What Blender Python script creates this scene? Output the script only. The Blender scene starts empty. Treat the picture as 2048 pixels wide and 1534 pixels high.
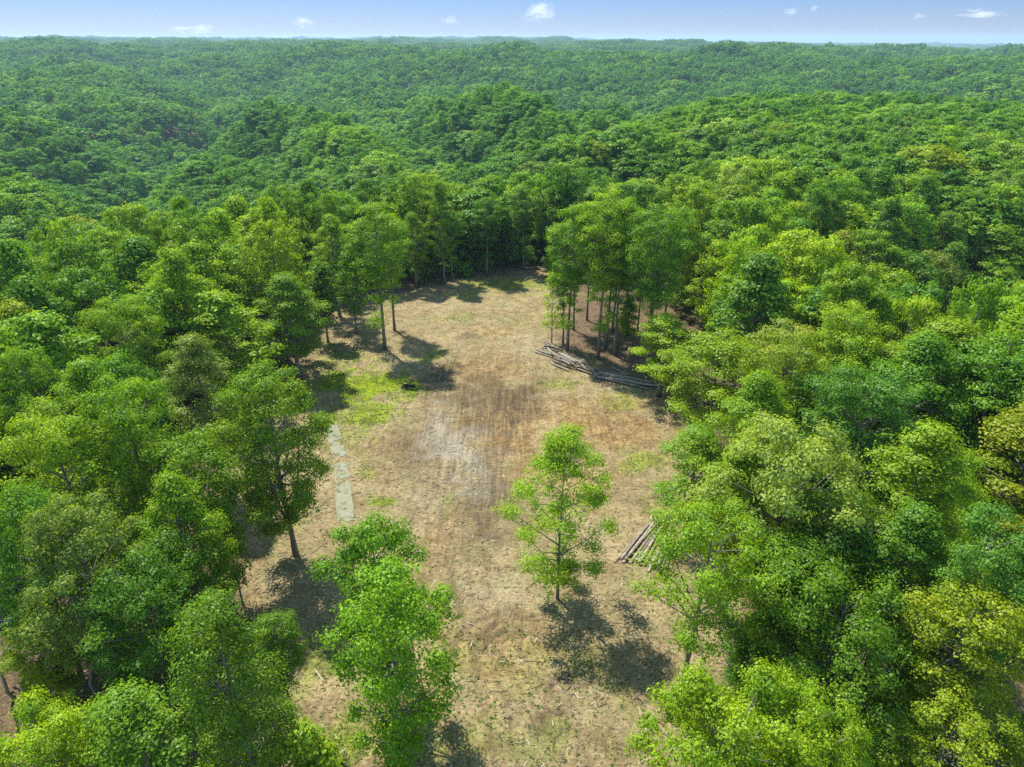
import bpy, math, random
import numpy as np
from mathutils import Vector

scene = bpy.context.scene
C = scene.collection

# ------------------------------------------------------------------ camera, sky, sun, exposure
CAM_H, PITCH, FPX = 50.0, 26.8, 1366.0          # metres up, degrees down, focal length in photo pixels (2048 wide)
cam_d = bpy.data.cameras.new("camera")
cam = bpy.data.objects.new("camera", cam_d)
C.objects.link(cam)
cam.location = (0, 0, CAM_H)
cam.rotation_euler = (math.radians(90 - PITCH), 0, 0)
cam_d.sensor_width = 36.0
cam_d.lens = 36.0 * FPX / 2048
cam_d.clip_start = 0.5
cam_d.clip_end = 90000
scene.camera = cam

SUN_EL = math.radians(57)
SUN_AZ = math.atan2(-0.58, 0.81)                 # the sun stands ahead of the camera and to the left
world = bpy.data.worlds.new("World")
scene.world = world
world.use_nodes = True
wn = world.node_tree
bg = wn.nodes["Background"]
sky = wn.nodes.new("ShaderNodeTexSky")
sky.sky_type = 'NISHITA'
sky.sun_disc = False
sky.sun_elevation = SUN_EL
sky.sun_rotation = SUN_AZ
sky.altitude = 300
sky.air_density = 1.0
sky.dust_density = 0.1
sky.ozone_density = 4.0
# clear blue air low over the horizon, where the plain model turns white
wtc = wn.nodes.new("ShaderNodeTexCoord")
wsep = wn.nodes.new("ShaderNodeSeparateXYZ")
wn.links.new(wtc.outputs["Generated"], wsep.inputs[0])
wramp = wn.nodes.new("ShaderNodeValToRGB")
wn.links.new(wsep.outputs["Z"], wramp.inputs[0])
wramp.color_ramp.elements[0].position = 0.0
wramp.color_ramp.elements[0].color = (0.182, 0.198, 0.325, 1)
wramp.color_ramp.elements[1].position = 0.3
wramp.color_ramp.elements[1].color = (1.0, 0.94, 0.74, 1)
_e = wramp.color_ramp.elements.new(0.05)
_e.color = (0.13, 0.178, 0.30, 1)
wmul = wn.nodes.new("ShaderNodeMix")
wmul.data_type = 'RGBA'
wmul.blend_type = 'MULTIPLY'
wmul.inputs[0].default_value = 1.0
wn.links.new(sky.outputs[0], wmul.inputs[6])
wn.links.new(wramp.outputs[0], wmul.inputs[7])
wn.links.new(wmul.outputs[2], bg.inputs[0])
bg.inputs[1].default_value = 0.15

sd = bpy.data.lights.new("sun", 'SUN')
sd.energy = 3.3
sd.angle = math.radians(0.55)
sd.color = (1.0, 0.95, 0.86)
sun = bpy.data.objects.new("sun", sd)
C.objects.link(sun)
sdir = Vector((-math.sin(SUN_AZ) * math.cos(SUN_EL), -math.cos(SUN_AZ) * math.cos(SUN_EL), -math.sin(SUN_EL)))
sun.rotation_euler = sdir.to_track_quat('-Z', 'Y').to_euler()
sun.location = (-60, 80, 200)

vs = scene.view_settings
scene.display_settings.display_device = 'sRGB'
vs.view_transform = 'Standard'
vs.look = 'None'
vs.exposure = 1.44
vs.gamma = 1.0
vs.use_curve_mapping = False

cy = scene.cycles
cy.max_bounces = 6
cy.diffuse_bounces = 3
cy.glossy_bounces = 1
cy.transmission_bounces = 3
cy.volume_bounces = 2
cy.transparent_max_bounces = 8
cy.caustics_reflective = False
cy.caustics_refractive = False
cy.use_adaptive_sampling = True
cy.adaptive_threshold = 0.01
cy.use_denoising = False
cy.denoiser = 'OPENIMAGEDENOISE'
cy.denoising_input_passes = 'RGB_ALBEDO_NORMAL'
cy.denoising_prefilter = 'ACCURATE'
cy.volume_step_rate = 1.0
cy.volume_max_steps = 64

# ------------------------------------------------------------------ helpers
rng = np.random.default_rng(7)


def hash2(ix, iy, seed):
    h = (ix.astype(np.int64) * 374761393 + iy.astype(np.int64) * 668265263 + seed * 1274126177) & 0xFFFFFFFF
    h = ((h ^ (h >> 13)) * 1274126177) & 0xFFFFFFFF
    return ((h ^ (h >> 16)) & 0xFFFF) / 65535.0


def vnoise(x, y, seed=0):
    ix, iy = np.floor(x), np.floor(y)
    fx, fy = x - ix, y - iy
    fx, fy = fx * fx * (3 - 2 * fx), fy * fy * (3 - 2 * fy)
    a, b = hash2(ix, iy, seed), hash2(ix + 1, iy, seed)
    c, d = hash2(ix, iy + 1, seed), hash2(ix + 1, iy + 1, seed)
    return (a * (1 - fx) + b * fx) * (1 - fy) + (c * (1 - fx) + d * fx) * fy


def fbm(x, y, seed=0, octs=4):
    s, amp, tot = 0, 1.0, 0
    for k in range(octs):
        s = s + amp * vnoise(x * 2 ** k + 17.3 * k, y * 2 ** k - 9.1 * k, seed + k)
        tot += amp
        amp *= 0.5
    return s / tot


def sstep(a, b, x):
    t = np.clip((x - a) / (b - a), 0, 1)
    return t * t * (3 - 2 * t)


def unproject(px, py, z=0.0):
    """world point at height z seen at photo pixel (2048 x 1534)"""
    a = math.radians(PITCH) + math.atan((py - 767) / FPX)
    d = (CAM_H - z) / math.tan(a)
    depth = d * math.cos(math.radians(PITCH)) + (CAM_H - z) * math.sin(math.radians(PITCH))
    return ((px - 1024) / FPX * depth, d)


def project(x, y, z):
    cp, sp = math.cos(math.radians(PITCH)), math.sin(math.radians(PITCH))
    depth = y * cp + (CAM_H - z) * sp
    v = (CAM_H - z) * cp - y * sp
    depth = np.where(depth < 1, 1, depth)
    return 1024 + FPX * x / depth, 767 + FPX * v / depth, depth


def in_poly(px, py, poly):
    inside = np.zeros(np.shape(px), bool)
    n = len(poly)
    for i in range(n):
        x1, y1 = poly[i]
        x2, y2 = poly[(i + 1) % n]
        cond = ((y1 > py) != (y2 > py))
        with np.errstate(divide='ignore', invalid='ignore'):
            xi = (x2 - x1) * (py - y1) / (y2 - y1 + 1e-12) + x1
        inside ^= cond & (px < xi)
    return inside


def poly_dist(px, py, poly):
    """signed distance, positive inside"""
    best = np.full(np.shape(px), 1e9)
    n = len(poly)
    for i in range(n):
        x1, y1 = poly[i]
        x2, y2 = poly[(i + 1) % n]
        dx, dy = x2 - x1, y2 - y1
        t = np.clip(((px - x1) * dx + (py - y1) * dy) / (dx * dx + dy * dy + 1e-9), 0, 1)
        best = np.minimum(best, np.hypot(px - x1 - t * dx, py - y1 - t * dy))
    return np.where(in_poly(px, py, poly), best, -best)


def seg_dist(x, y, pts):
    best = np.full(np.shape(x), 1e9)
    for (x1, y1), (x2, y2) in zip(pts[:-1], pts[1:]):
        dx, dy = x2 - x1, y2 - y1
        t = np.clip(((x - x1) * dx + (y - y1) * dy) / (dx * dx + dy * dy), 0, 1)
        best = np.minimum(best, np.hypot(x - x1 - t * dx, y - y1 - t * dy))
    return best


def ground_z(x, y):
    x = np.asarray(x, float)
    y = np.asarray(y, float)
    d = np.hypot(x, y)
    # rolling plateau of ridges and hollows
    n1 = fbm(x / 330 + 3.1, y / 330 + 1.7, 11, 3) - 0.5
    n2 = fbm(x / 120 + 9.1, y / 120 + 4.7, 21, 2) - 0.5
    n3 = fbm(x / 1500 + 5.2, y / 1500 + 2.3, 31, 3) - 0.5
    az = np.degrees(np.arctan2(x, np.maximum(y, 1)))
    dc = np.interp(az, [-40, -25, -10, 0, 10, 20, 30, 40, 50], [640, 560, 485, 455, 430, 395, 360, 330, 310])     # the crest of the first big hill
    dc = dc + 90 * (fbm(az / 9 + 40, 0 * az, 17, 2) - 0.5)
    u = d - dc
    top = np.interp(az, [-10, 20, 30, 40], [5, 5, 0, -10])
    front = -20 + (20 + top) * sstep(0.42, 0.97, d / dc)
    back = top - 46 * sstep(-10, 230, u) + 38 * sstep(330, 1100, u)
    base = np.where(u < 0, front, back)
    wl = sstep(-31, -19, az)
    base = wl * base + (1 - wl) * (-15 + 14 * sstep(350, 1500, d))
    spur = np.abs(fbm(az / 9 + d / 240, d / 800, 43, 2) * 2 - 1) * 2 - 0.35          # spurs and gullies running down towards the hollow
    base = base - 34 * np.clip(0.55 - spur, 0, 1) * sstep(190, 300, d) * sstep(1500, 600, d)
    far = base + n1 * (30 + 60 * sstep(600, 1600, d)) + n2 * (30 + 10 * (1 - wl)) + n3 * 46 * sstep(900, 3000, d)
    # big hill far off to the right, with a deep hollow in front of it
    far = far + 9 * np.exp(-(((x - 560) / 460) ** 2 + ((y - 1400) / 300) ** 2))
    far = far + 6 * np.exp(-(((x - 900) / 330) ** 2 + ((y - 1150) / 260) ** 2))
    far = far - 10 * np.exp(-(((x - 420) / 330) ** 2 + ((y - 720) / 230) ** 2))
    far = far - 40 * sstep(200, 2600, x) * sstep(1700, 3600, d)
    far = far + 16 * sstep(-3500, 0, -x) * sstep(2500, 6000, d)
    # the near ridge: clearing and its woods, running back to the right
    ridge = [(-60, -40), (-40, 30), (-20, 100), (30, 150), (90, 230), (170, 350)]
    rd = seg_dist(x, y, ridge)
    w = np.where(x < 0, 62, 80)
    k = 1 - sstep(w * 0.85, w * 1.75, rd)
    z = far * (1 - k) + k * (n2 * 2.0)
    # hollow behind and to the left of the clearing; small draw on the right
    z = z - 26 * np.exp(-(seg_dist(x, y, [(-260, 110), (-120, 172), (-40, 208), (45, 232)]) / 30) ** 2)
    z = z - 36 * np.exp(-(seg_dist(x, y, [(-420, 250), (-258, 360), (-235, 430), (-310, 730)]) / 52) ** 2)
    z = z - 16 * np.exp(-(seg_dist(x, y, [(-150, 600), (-40, 420), (30, 330)]) / 34) ** 2)
    z = z - 20 * np.exp(-(seg_dist(x, y, [(72, 112), (110, 140), (190, 170)]) / 17) ** 2)
    flat = sstep(0, 25, 62 - np.hypot((x - 0) / 1.0, (y - 95) / 1.55)) * sstep(-30, 0, y)
    return z * (1 - flat)


def new_mesh(name, V, F, mats, fmat=None, face_attr=None, vert_attr=None, smooth=False):
    """V (n,3), F (m,k) uniform arity or list of such arrays"""
    me = bpy.data.meshes.new(name)
    Fs = F if isinstance(F, list) else [F]
    Fs = [f for f in Fs if len(f)]
    me.vertices.add(len(V))
    me.vertices.foreach_set("co", np.ascontiguousarray(V, np.float32).ravel())
    loops = np.concatenate([f.ravel() for f in Fs]).astype(np.int32)
    tot = np.concatenate([np.full(len(f), f.shape[1], np.int32) for f in Fs])
    start = np.concatenate([[0], np.cumsum(tot)[:-1]]).astype(np.int32)
    me.loops.add(len(loops))
    me.loops.foreach_set("vertex_index", loops)
    me.polygons.add(len(tot))
    me.polygons.foreach_set("loop_start", start)
    for m in mats:
        me.materials.append(m)
    if fmat is not None:
        me.polygons.foreach_set("material_index", np.ascontiguousarray(fmat, np.int32))
    if smooth is not False:
        sm = np.full(len(tot), True) if smooth is True else np.asarray(smooth, bool)
        me.polygons.foreach_set("use_smooth", sm)
    else:
        me.polygons.foreach_set("use_smooth", np.zeros(len(tot), bool))
    me.update(calc_edges=True)
    for k, v in (face_attr or {}).items():
        a = me.attributes.new(k, 'FLOAT', 'FACE')
        a.data.foreach_set("value", np.ascontiguousarray(v, np.float32))
    for k, v in (vert_attr or {}).items():
        v = np.ascontiguousarray(v, np.float32)
        if v.ndim == 1:
            a = me.attributes.new(k, 'FLOAT', 'POINT')
            a.data.foreach_set("value", v)
        else:
            a = me.attributes.new(k, 'FLOAT_VECTOR', 'POINT')
            a.data.foreach_set("vector", v.ravel())
    return me


def obj(name, me, parent=None, loc=(0, 0, 0), label=None, cat=None, group=None, kind=None):
    o = bpy.data.objects.new(name, me)
    C.objects.link(o)
    o.location = loc
    if parent is not None:
        o.parent = parent
    tag(o, label, cat, group, kind)
    return o


def tag(o, label=None, cat=None, group=None, kind=None):
    for k, v in (("label", label), ("category", cat), ("group", group), ("kind", kind)):
        if v:
            o[k] = v


def tube(pts, radii, sides=6, cap=True):
    """tapered tube along a polyline -> V, quads, tris"""
    P = np.asarray(pts, float)
    n = len(P)
    T = np.gradient(P, axis=0)
    T /= np.linalg.norm(T, axis=1)[:, None] + 1e-9
    ref = np.array([0.0, 0, 1]) if abs(T[0][2]) < 0.9 else np.array([1.0, 0, 0])
    V = []
    for i in range(n):
        u = np.cross(T[i], ref)
        u /= np.linalg.norm(u) + 1e-9
        w = np.cross(T[i], u)
        a = np.arange(sides) / sides * 2 * math.pi
        V.append(P[i] + radii[i] * (np.cos(a)[:, None] * u + np.sin(a)[:, None] * w))
    V = np.concatenate(V)
    i = np.arange(n - 1)[:, None] * sides
    j = np.arange(sides)[None, :]
    q = np.stack([i + j, i + (j + 1) % sides, i + sides + (j + 1) % sides, i + sides + j], -1).reshape(-1, 4)
    tris = np.zeros((0, 3), int)
    if cap:
        V = np.concatenate([V, P[[0]], P[[-1]]])
        c0, c1 = len(V) - 2, len(V) - 1
        jj = np.arange(sides)
        t0 = np.stack([np.full(sides, c0), (jj + 1) % sides, jj], -1)
        b = (n - 1) * sides
        t1 = np.stack([np.full(sides, c1), b + jj, b + (jj + 1) % sides], -1)
        tris = np.concatenate([t0, t1])
    return V, q, tris


class Bag:
    """collects tubes into one connected part"""
    def __init__(self):
        self.V, self.Q, self.T, self.n = [], [], [], 0

    def add(self, V, q, t=None):
        self.V.append(V)
        self.Q.append(q + self.n)
        if t is not None and len(t):
            self.T.append(t + self.n)
        self.n += len(V)

    def arrays(self):
        V = np.concatenate(self.V)
        Q = np.concatenate(self.Q)
        T = np.concatenate(self.T) if self.T else np.zeros((0, 3), int)
        return V, Q, T


# ------------------------------------------------------------------ materials
def mat(name):
    m = bpy.data.materials.new(name)
    m.use_nodes = True
    nt = m.node_tree
    nt.nodes.clear()
    return m, nt, nt.nodes.new("ShaderNodeOutputMaterial")


def node(nt, typ, **kw):
    n = nt.nodes.new(typ)
    for k, v in kw.items():
        if k.startswith("i_"):
            n.inputs[k[2:]].default_value = v
        else:
            setattr(n, k, v)
    return n


def mixc(nt, fac, a, b, blend='MIX'):
    n = nt.nodes.new("ShaderNodeMix")
    n.data_type = 'RGBA'
    n.blend_type = blend
    n.clamp_factor = True
    for sock, v in ((n.inputs[0], fac), (n.inputs[6], a), (n.inputs[7], b)):
        if hasattr(v, "is_output") or isinstance(v, bpy.types.NodeSocket):
            nt.links.new(v, sock)
        elif isinstance(v, (int, float)):
            sock.default_value = v
        else:
            sock.default_value = (*v, 1)
    return n.outputs[2]


def maths(nt, op, a, b=0.0, clamp=False):
    n = nt.nodes.new("ShaderNodeMath")
    n.operation = op
    n.use_clamp = clamp
    for sock, v in ((n.inputs[0], a), (n.inputs[1], b)):
        if isinstance(v, bpy.types.NodeSocket):
            nt.links.new(v, sock)
        else:
            sock.default_value = v
    return n.outputs[0]


def ramp(nt, fac, a, b):
    n = nt.nodes.new("ShaderNodeMapRange")
    n.interpolation_type = 'SMOOTHSTEP'
    nt.links.new(fac, n.inputs[0])
    n.inputs[1].default_value = a
    n.inputs[2].default_value = b
    return n.outputs[0]


def noise(nt, vec, scale, detail=3, rough=0.55, dist=0.0):
    n = node(nt, "ShaderNodeTexNoise", i_Scale=scale, i_Detail=detail, i_Roughness=rough, i_Distortion=dist)
    nt.links.new(vec, n.inputs["Vector"])
    return n.outputs["Fac"]


def attr(nt, name, typ='GEOMETRY', out="Fac"):
    n = nt.nodes.new("ShaderNodeAttribute")
    n.attribute_name = name
    n.attribute_type = typ
    return n.outputs[out]


def leaf_material(name, instanced):
    m, nt, out = mat(name)
    if instanced:
        base = attr(nt, "tint", 'INSTANCER', "Vector")
    else:
        base = nt.nodes.new("ShaderNodeObjectInfo").outputs["Color"]
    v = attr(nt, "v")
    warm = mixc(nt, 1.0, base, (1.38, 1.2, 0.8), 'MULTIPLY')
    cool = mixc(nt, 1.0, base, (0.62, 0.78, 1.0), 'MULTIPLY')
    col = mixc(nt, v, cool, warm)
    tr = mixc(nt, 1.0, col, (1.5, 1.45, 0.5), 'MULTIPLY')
    dif = node(nt, "ShaderNodeBsdfDiffuse")
    tra = node(nt, "ShaderNodeBsdfTranslucent")
    glo = node(nt, "ShaderNodeBsdfGlossy", i_Roughness=0.45)
    glo.inputs["Color"].default_value = (0.9, 0.95, 0.85, 1)
    nt.links.new(col, dif.inputs["Color"])
    nt.links.new(tr, tra.inputs["Color"])
    s1 = node(nt, "ShaderNodeMixShader")
    s1.inputs[0].default_value = 0.40
    nt.links.new(dif.outputs[0], s1.inputs[1])
    nt.links.new(tra.outputs[0], s1.inputs[2])
    s2 = node(nt, "ShaderNodeMixShader")
    s2.inputs[0].default_value = 0.016
    nt.links.new(s1.outputs[0], s2.inputs[1])
    nt.links.new(glo.outputs[0], s2.inputs[2])
    nt.links.new(s2.outputs[0], out.inputs[0])
    return m


def principled(nt, out, col, rough=0.9, bump=None, bstr=0.4, bdist=0.05, spec=0.2):
    p = node(nt, "ShaderNodeBsdfPrincipled")
    if isinstance(col, bpy.types.NodeSocket):
        nt.links.new(col, p.inputs["Base Color"])
    else:
        p.inputs["Base Color"].default_value = (*col, 1)
    p.inputs["Roughness"].default_value = rough
    p.inputs["Specular IOR Level"].default_value = spec
    if bump is not None:
        b = node(nt, "ShaderNodeBump", i_Strength=bstr, i_Distance=bdist)
        nt.links.new(bump, b.inputs["Height"])
        nt.links.new(b.outputs[0], p.inputs["Normal"])
    nt.links.new(p.outputs[0], out.inputs[0])
    return p


def bark_material(name, dark, light, scale=3.0):
    m, nt, out = mat(name)
    tc = nt.nodes.new("ShaderNodeTexCoord")
    mp = node(nt, "ShaderNodeMapping")
    mp.inputs["Scale"].default_value = (scale * 2.5, scale * 2.5, scale * 0.5)
    nt.links.new(tc.outputs["Object"], mp.inputs[0])
    n = noise(nt, mp.outputs[0], 2.0, 5, 0.65)
    n2 = noise(nt, tc.outputs["Object"], 0.7, 2)
    f = ramp(nt, n, 0.3, 0.7)
    c = mixc(nt, f, dark, light)
    c = mixc(nt, ramp(nt, n2, 0.45, 0.7), c, tuple(0.6 * a for a in light))
    principled(nt, out, c, 0.95, n, 0.6, 0.04, 0.1)
    return m


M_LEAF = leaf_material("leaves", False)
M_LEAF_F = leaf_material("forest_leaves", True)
M_BARK = bark_material("bark", (0.11, 0.098, 0.082), (0.30, 0.27, 0.23))
M_DEAD = bark_material("dead_wood", (0.22, 0.2, 0.17), (0.44, 0.41, 0.36))


# ------------------------------------------------------------------ ground
CLEAR_PX = [(800, 1760), (600, 1700), (560, 1420), (470, 1250), (420, 1100), (430, 970), (520, 870), (590, 790), (625, 700), (665, 615),
            (800, 578), (960, 555), (1050, 542), (1110, 545), (1150, 590), (1125, 650), (1090, 690), (1200, 740), (1330, 790), (1400, 880), (1420, 960),
            (1440, 1050), (1490, 1150), (1530, 1260), (1470, 1400), (1440, 1760)]
CLEAR = [unproject(a, b) for a, b in CLEAR_PX]


def axis(lo, hi, step, far_lo, far_hi, grow=1.16):
    mid = list(np.arange(lo, hi + step / 2, step))
    up, s = [], step
    v = hi
    while v < far_hi:
        s *= grow
        v += min(s, 900)
        up.append(v)
    dn, s = [], step
    v = lo
    while v > far_lo:
        s *= grow
        v -= min(s, 900)
        dn.append(v)
    return np.array(dn[::-1] + mid + up)


gx = axis(-52, 52, 0.32, -11000, 11000, 1.09)
gy = axis(24, 172, 0.36, -1500, 13500, 1.09)
X, Y = np.meshgrid(gx, gy)
Z = ground_z(X, Y)
near = (np.abs(X) < 60) & (Y > 20) & (Y < 180)
Z = Z + np.where(near, (fbm(X / 2.3, Y / 2.3, 71, 3) - 0.5) * 0.22 + (fbm(X / 9, Y / 9, 75, 2) - 0.5) * 0.5, 0)
U, W, _ = project(X, Y, 0 * X)
U = np.where(Y > 15, U, -9999)
sd_clear = poly_dist(X, Y, CLEAR)
nz = fbm(X / 5, Y / 5, 41, 4) - 0.5
nz2 = fbm(X / 1.6, Y / 1.6, 51, 3) - 0.5
nz3 = fbm(X / 14, Y / 14, 61, 3) - 0.5


def patch(cx, cy, rx, ry, amt=1.0, soft=0.8, ns=1.5):
    """soil or plant patch round the ground point seen at (cx, cy)"""
    x0, y0 = unproject(cx, cy)
    x1, _ = unproject(cx + rx, cy)
    _, y1 = unproject(cx, cy - ry)
    q = 1 - np.hypot((X - x0) / (x1 - x0), (Y - y0) / (y1 - y0)) + ns * nz + 0.8 * ns * nz2
    return amt * sstep(-0.15, soft, q)


def union(items):
    r = np.zeros_like(X)
    for it in items:
        r = np.maximum(r, patch(*it))
    return r


a_clear = sstep(-2.5, 2.5, sd_clear + nz * 9 + nz2 * 3)
a_grass = union([(725, 765, 125, 50, 1.0), (665, 768, 55, 28, 1.0), (745, 820, 85, 50, .8), (690, 830, 80, 60, .55), (860, 712, 55, 22, .6), (1010, 566, 120, 20, .6), (930, 590, 90, 14, .35),
                 (920, 635, 90, 14, .35), (765, 1000, 42, 20, .85), (655, 940, 45, 14, .8), (1130, 768, 60, 18, .55), (1275, 925, 65, 38, .6), (1290, 1010, 42, 42, .5),
                 (1240, 805, 45, 25, .45), (690, 1470, 130, 140, .62), (640, 1310, 70, 80, .55), (560, 1080, 60, 60, .4), (880, 1500, 90, 90, .4), (700, 880, 70, 40, .45), (780, 790, 60, 60, .5), (870, 1340, 110, 90, .28), (1160, 1330, 170, 90, .3), (1010, 1480, 220, 70, .3),
                 (700, 720, 70, 26, .5), (650, 850, 60, 40, .5), (730, 940, 40, 30, .45), (895, 1010, 12, 50, .55), (1130, 720, 60, 20, .3), (1010, 640, 60, 14, .25)])
a_dark = union([(885, 752, 60, 42, 1.0), (1030, 800, 60, 44, .8), (950, 790, 120, 70, .7), (970, 930, 50, 60, .7), (1140, 915, 42, 34, .8), (850, 895, 110, 60, .5), (965, 1000, 62, 95, .75), (1000, 1070, 60, 40, .4),
                (1080, 760, 40, 14, .5), (930, 672, 40, 10, .5), (960, 840, 110, 50, .35), (860, 1120, 40, 40, .25), (1010, 1250, 90, 24, .3), (1120, 1450, 50, 30, .5), (1060, 1240, 26, 16, .4)])
a_pale = union([(878, 860, 40, 70, .75), (912, 900, 80, 42, 1.0), (945, 925, 60, 46, .7), (860, 1000, 80, 120, .25), (990, 1180, 100, 60, .25), (930, 960, 60, 50, .55),
                (1060, 700, 60, 30, .3)])
a_ochre = union([(970, 740, 130, 50, .8), (1190, 850, 150, 55, 1.0), (1000, 870, 190, 80, .8), (1150, 950, 130, 60, .7), (870, 1080, 80, 100, .6), (1000, 1290, 180, 80, .45),
                 (990, 660, 60, 14, .5), (860, 1380, 60, 60, .4), (760, 900, 60, 60, .3)])
a_track = np.maximum(union([(930, 880, 190, 160, 1.0, .8, .8), (1190, 850, 130, 70, .8, .8, .8), (880, 1080, 120, 140, .7, .8, .8), (1000, 740, 150, 50, .6, .8, .8)]), 0)
# curved ruts where a machine turned
rut = np.zeros_like(X)
for (cx, cy, rx, ry, a0, a1) in [(1045, 1300, 95, 60, 150, 300), (1040, 1310, 135, 85, 160, 280), (1030, 1300, 60, 38, 160, 320), (1110, 1460, 44, 34, 140, 330),
                                 (1110, 1465, 28, 20, 150, 360), (1130, 660, 70, 30, 60, 150)]:
    x0, y0 = unproject(cx, cy)
    x1, _ = unproject(cx + rx, cy)
    _, y1 = unproject(cx, cy - ry)
    dx, dy = (X - x0) / (x1 - x0), (Y - y0) / (y1 - y0)
    rr = np.hypot(dx, dy) + nz2 * 0.1
    ang = (np.degrees(np.arctan2(-dy, dx))) % 360
    sel = sstep(0, 25, ang - a0) * sstep(0, 25, a1 - ang)
    wd = 0.55 / (x1 - x0)
    rut = np.maximum(rut, sel * (1 - sstep(0.45 * wd, wd, np.abs(rr - 1))) * (0.5 + vnoise(X * 2, Y * 2, 5)))
Z = Z - 0.1 * rut + 0.06 * a_track * (fbm(X * 0.9 + Y * 0.12, Y * 0.09, 3, 3) - .5)
a_dark = np.maximum(a_dark, 0.62 * rut)
trk = [unproject(*p) for p in [(1030, 1600), (985, 1400), (950, 1250), (905, 1100), (890, 960), (915, 800), (985, 680)]]
trk2 = [unproject(*p) for p in [(1180, 1600), (1120, 1450), (1030, 1330), (960, 1180), (940, 1050), (1010, 860), (1090, 760)]]
for t_ in (trk, trk2):
    q_ = seg_dist(X + nz2 * 0.5, Y, t_)
    lane = np.maximum(0, 1 - np.abs(q_ - 0.95) / 0.34) * np.clip(0.15 + 1.2 * fbm(X / 3, Y / 6, 83, 2) - 0.2, 0, 1)
    a_dark = np.maximum(a_dark, 0.8 * lane)
    Z = Z - 0.05 * lane
ny, nx = X.shape
ii = (np.arange(ny - 1)[:, None] * nx + np.arange(nx - 1)[None, :]).ravel()
GF = np.stack([ii, ii + 1, ii + nx + 1, ii + nx], -1)

m_ground, nt, out = mat("ground_soil")
tc = nt.nodes.new("ShaderNodeTexCoord")
pos = tc.outputs["Object"]
n_f = noise(nt, pos, 2.6, 6, 0.7)
n_m = noise(nt, pos, 0.55, 5, 0.6, 0.6)
n_l = noise(nt, pos, 0.09, 4, 0.55)
mp = node(nt, "ShaderNodeMapping")
mp.inputs["Scale"].default_value = (2.2, 0.16, 1)
mp.inputs["Rotation"].default_value = (0, 0, 0.12)
nt.links.new(pos, mp.inputs[0])
n_s = noise(nt, mp.outputs[0], 0.9, 5, 0.68, 0.5)
mp2 = node(nt, "ShaderNodeMapping")
mp2.inputs["Scale"].default_value = (0.5, 3.0, 1)
mp2.inputs["Rotation"].default_value = (0, 0, 0.5)
nt.links.new(pos, mp2.inputs[0])
n_straw = noise(nt, mp2.outputs[0], 1.6, 5, 0.7, 1.0)
n_v = noise(nt, pos, 7.0, 4, 0.75)
n_g = noise(nt, pos, 0.23, 4, 0.6, 0.4)
streak = ramp(nt, n_s, 0.36, 0.66)
A_D, A_P, A_O, A_T, A_G = attr(nt, "dark"), attr(nt, "pale"), attr(nt, "ochre"), attr(nt, "track"), attr(nt, "grass")
straw = mixc(nt, ramp(nt, maths(nt, 'ADD', maths(nt, 'MULTIPLY', n_m, 0.6), maths(nt, 'MULTIPLY', n_l, 0.4)), 0.38, 0.62), (0.208, 0.156, 0.078), (0.335, 0.265, 0.142))
straw = mixc(nt, maths(nt, 'MULTIPLY', ramp(nt, n_g, 0.46, 0.66), 0.55), straw, (0.215, 0.205, 0.095))
straw = mixc(nt, maths(nt, 'MULTIPLY', A_O, 0.85), straw, mixc(nt, ramp(nt, n_m, 0.35, 0.65), (0.215, 0.125, 0.045), (0.37, 0.25, 0.105)))
# churned, streaked soil
straw = mixc(nt, maths(nt, 'MULTIPLY', maths(nt, 'MULTIPLY', A_T, streak), 0.72), straw, (0.105, 0.068, 0.033))
straw = mixc(nt, maths(nt, 'MULTIPLY', A_D, maths(nt, 'ADD', 0.45, maths(nt, 'MULTIPLY', ramp(nt, maths(nt, 'ADD', maths(nt, 'MULTIPLY', n_f, 0.5), maths(nt, 'MULTIPLY', n_s, 0.5)), 0.4, 0.58), 0.6))), straw, (0.072, 0.053, 0.034))
straw = mixc(nt, maths(nt, 'MULTIPLY', A_P, maths(nt, 'ADD', 0.28, maths(nt, 'MULTIPLY', ramp(nt, maths(nt, 'ADD', maths(nt, 'MULTIPLY', n_s, -0.7), maths(nt, 'MULTIPLY', n_m, 0.3)), -0.42, 0.02), 0.45))), straw, (0.36, 0.345, 0.285))
# fine grain: clods, chips and straw
grain = maths(nt, 'ADD', maths(nt, 'MULTIPLY', n_f, 0.62), maths(nt, 'MULTIPLY', n_v, 0.38))
gr = ramp(nt, grain, 0.34, 0.66)
straw = mixc(nt, 1.0, straw, mixc(nt, gr, (0.55, 0.53, 0.50), (1.32, 1.31, 1.28)), 'MULTIPLY')
straw = mixc(nt, maths(nt, 'MULTIPLY', ramp(nt, n_straw, 0.56, 0.74), 0.5), straw, (0.42, 0.36, 0.25))
gcol = mixc(nt, ramp(nt, n_m, 0.35, 0.65), (0.105, 0.15, 0.012), (0.235, 0.30, 0.010))
gcol = mixc(nt, 1.0, gcol, mixc(nt, gr, (0.5, 0.5, 0.5), (1.3, 1.3, 1.3)), 'MULTIPLY')
gfac = ramp(nt, maths(nt, 'ADD', maths(nt, 'MULTIPLY', A_G, 0.62), maths(nt, 'ADD', maths(nt, 'MULTIPLY', n_straw, 0.5), maths(nt, 'MULTIPLY', n_f, 0.35))), 0.42, 1.05)
straw = mixc(nt, maths(nt, 'MULTIPLY', gfac, ramp(nt, A_G, 0.02, 0.3)), straw, gcol)
floor_c = mixc(nt, ramp(nt, grain, 0.34, 0.66), (0.062, 0.042, 0.025), (0.225, 0.155, 0.095))
floor_c = mixc(nt, maths(nt, 'MULTIPLY', ramp(nt, n_m, 0.5, 0.75), 0.7), floor_c, (0.06, 0.085, 0.02))
gc = mixc(nt, attr(nt, "clear"), floor_c, straw)
hb = maths(nt, 'ADD', n_f, maths(nt, 'MULTIPLY', n_straw, 0.7))
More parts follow.
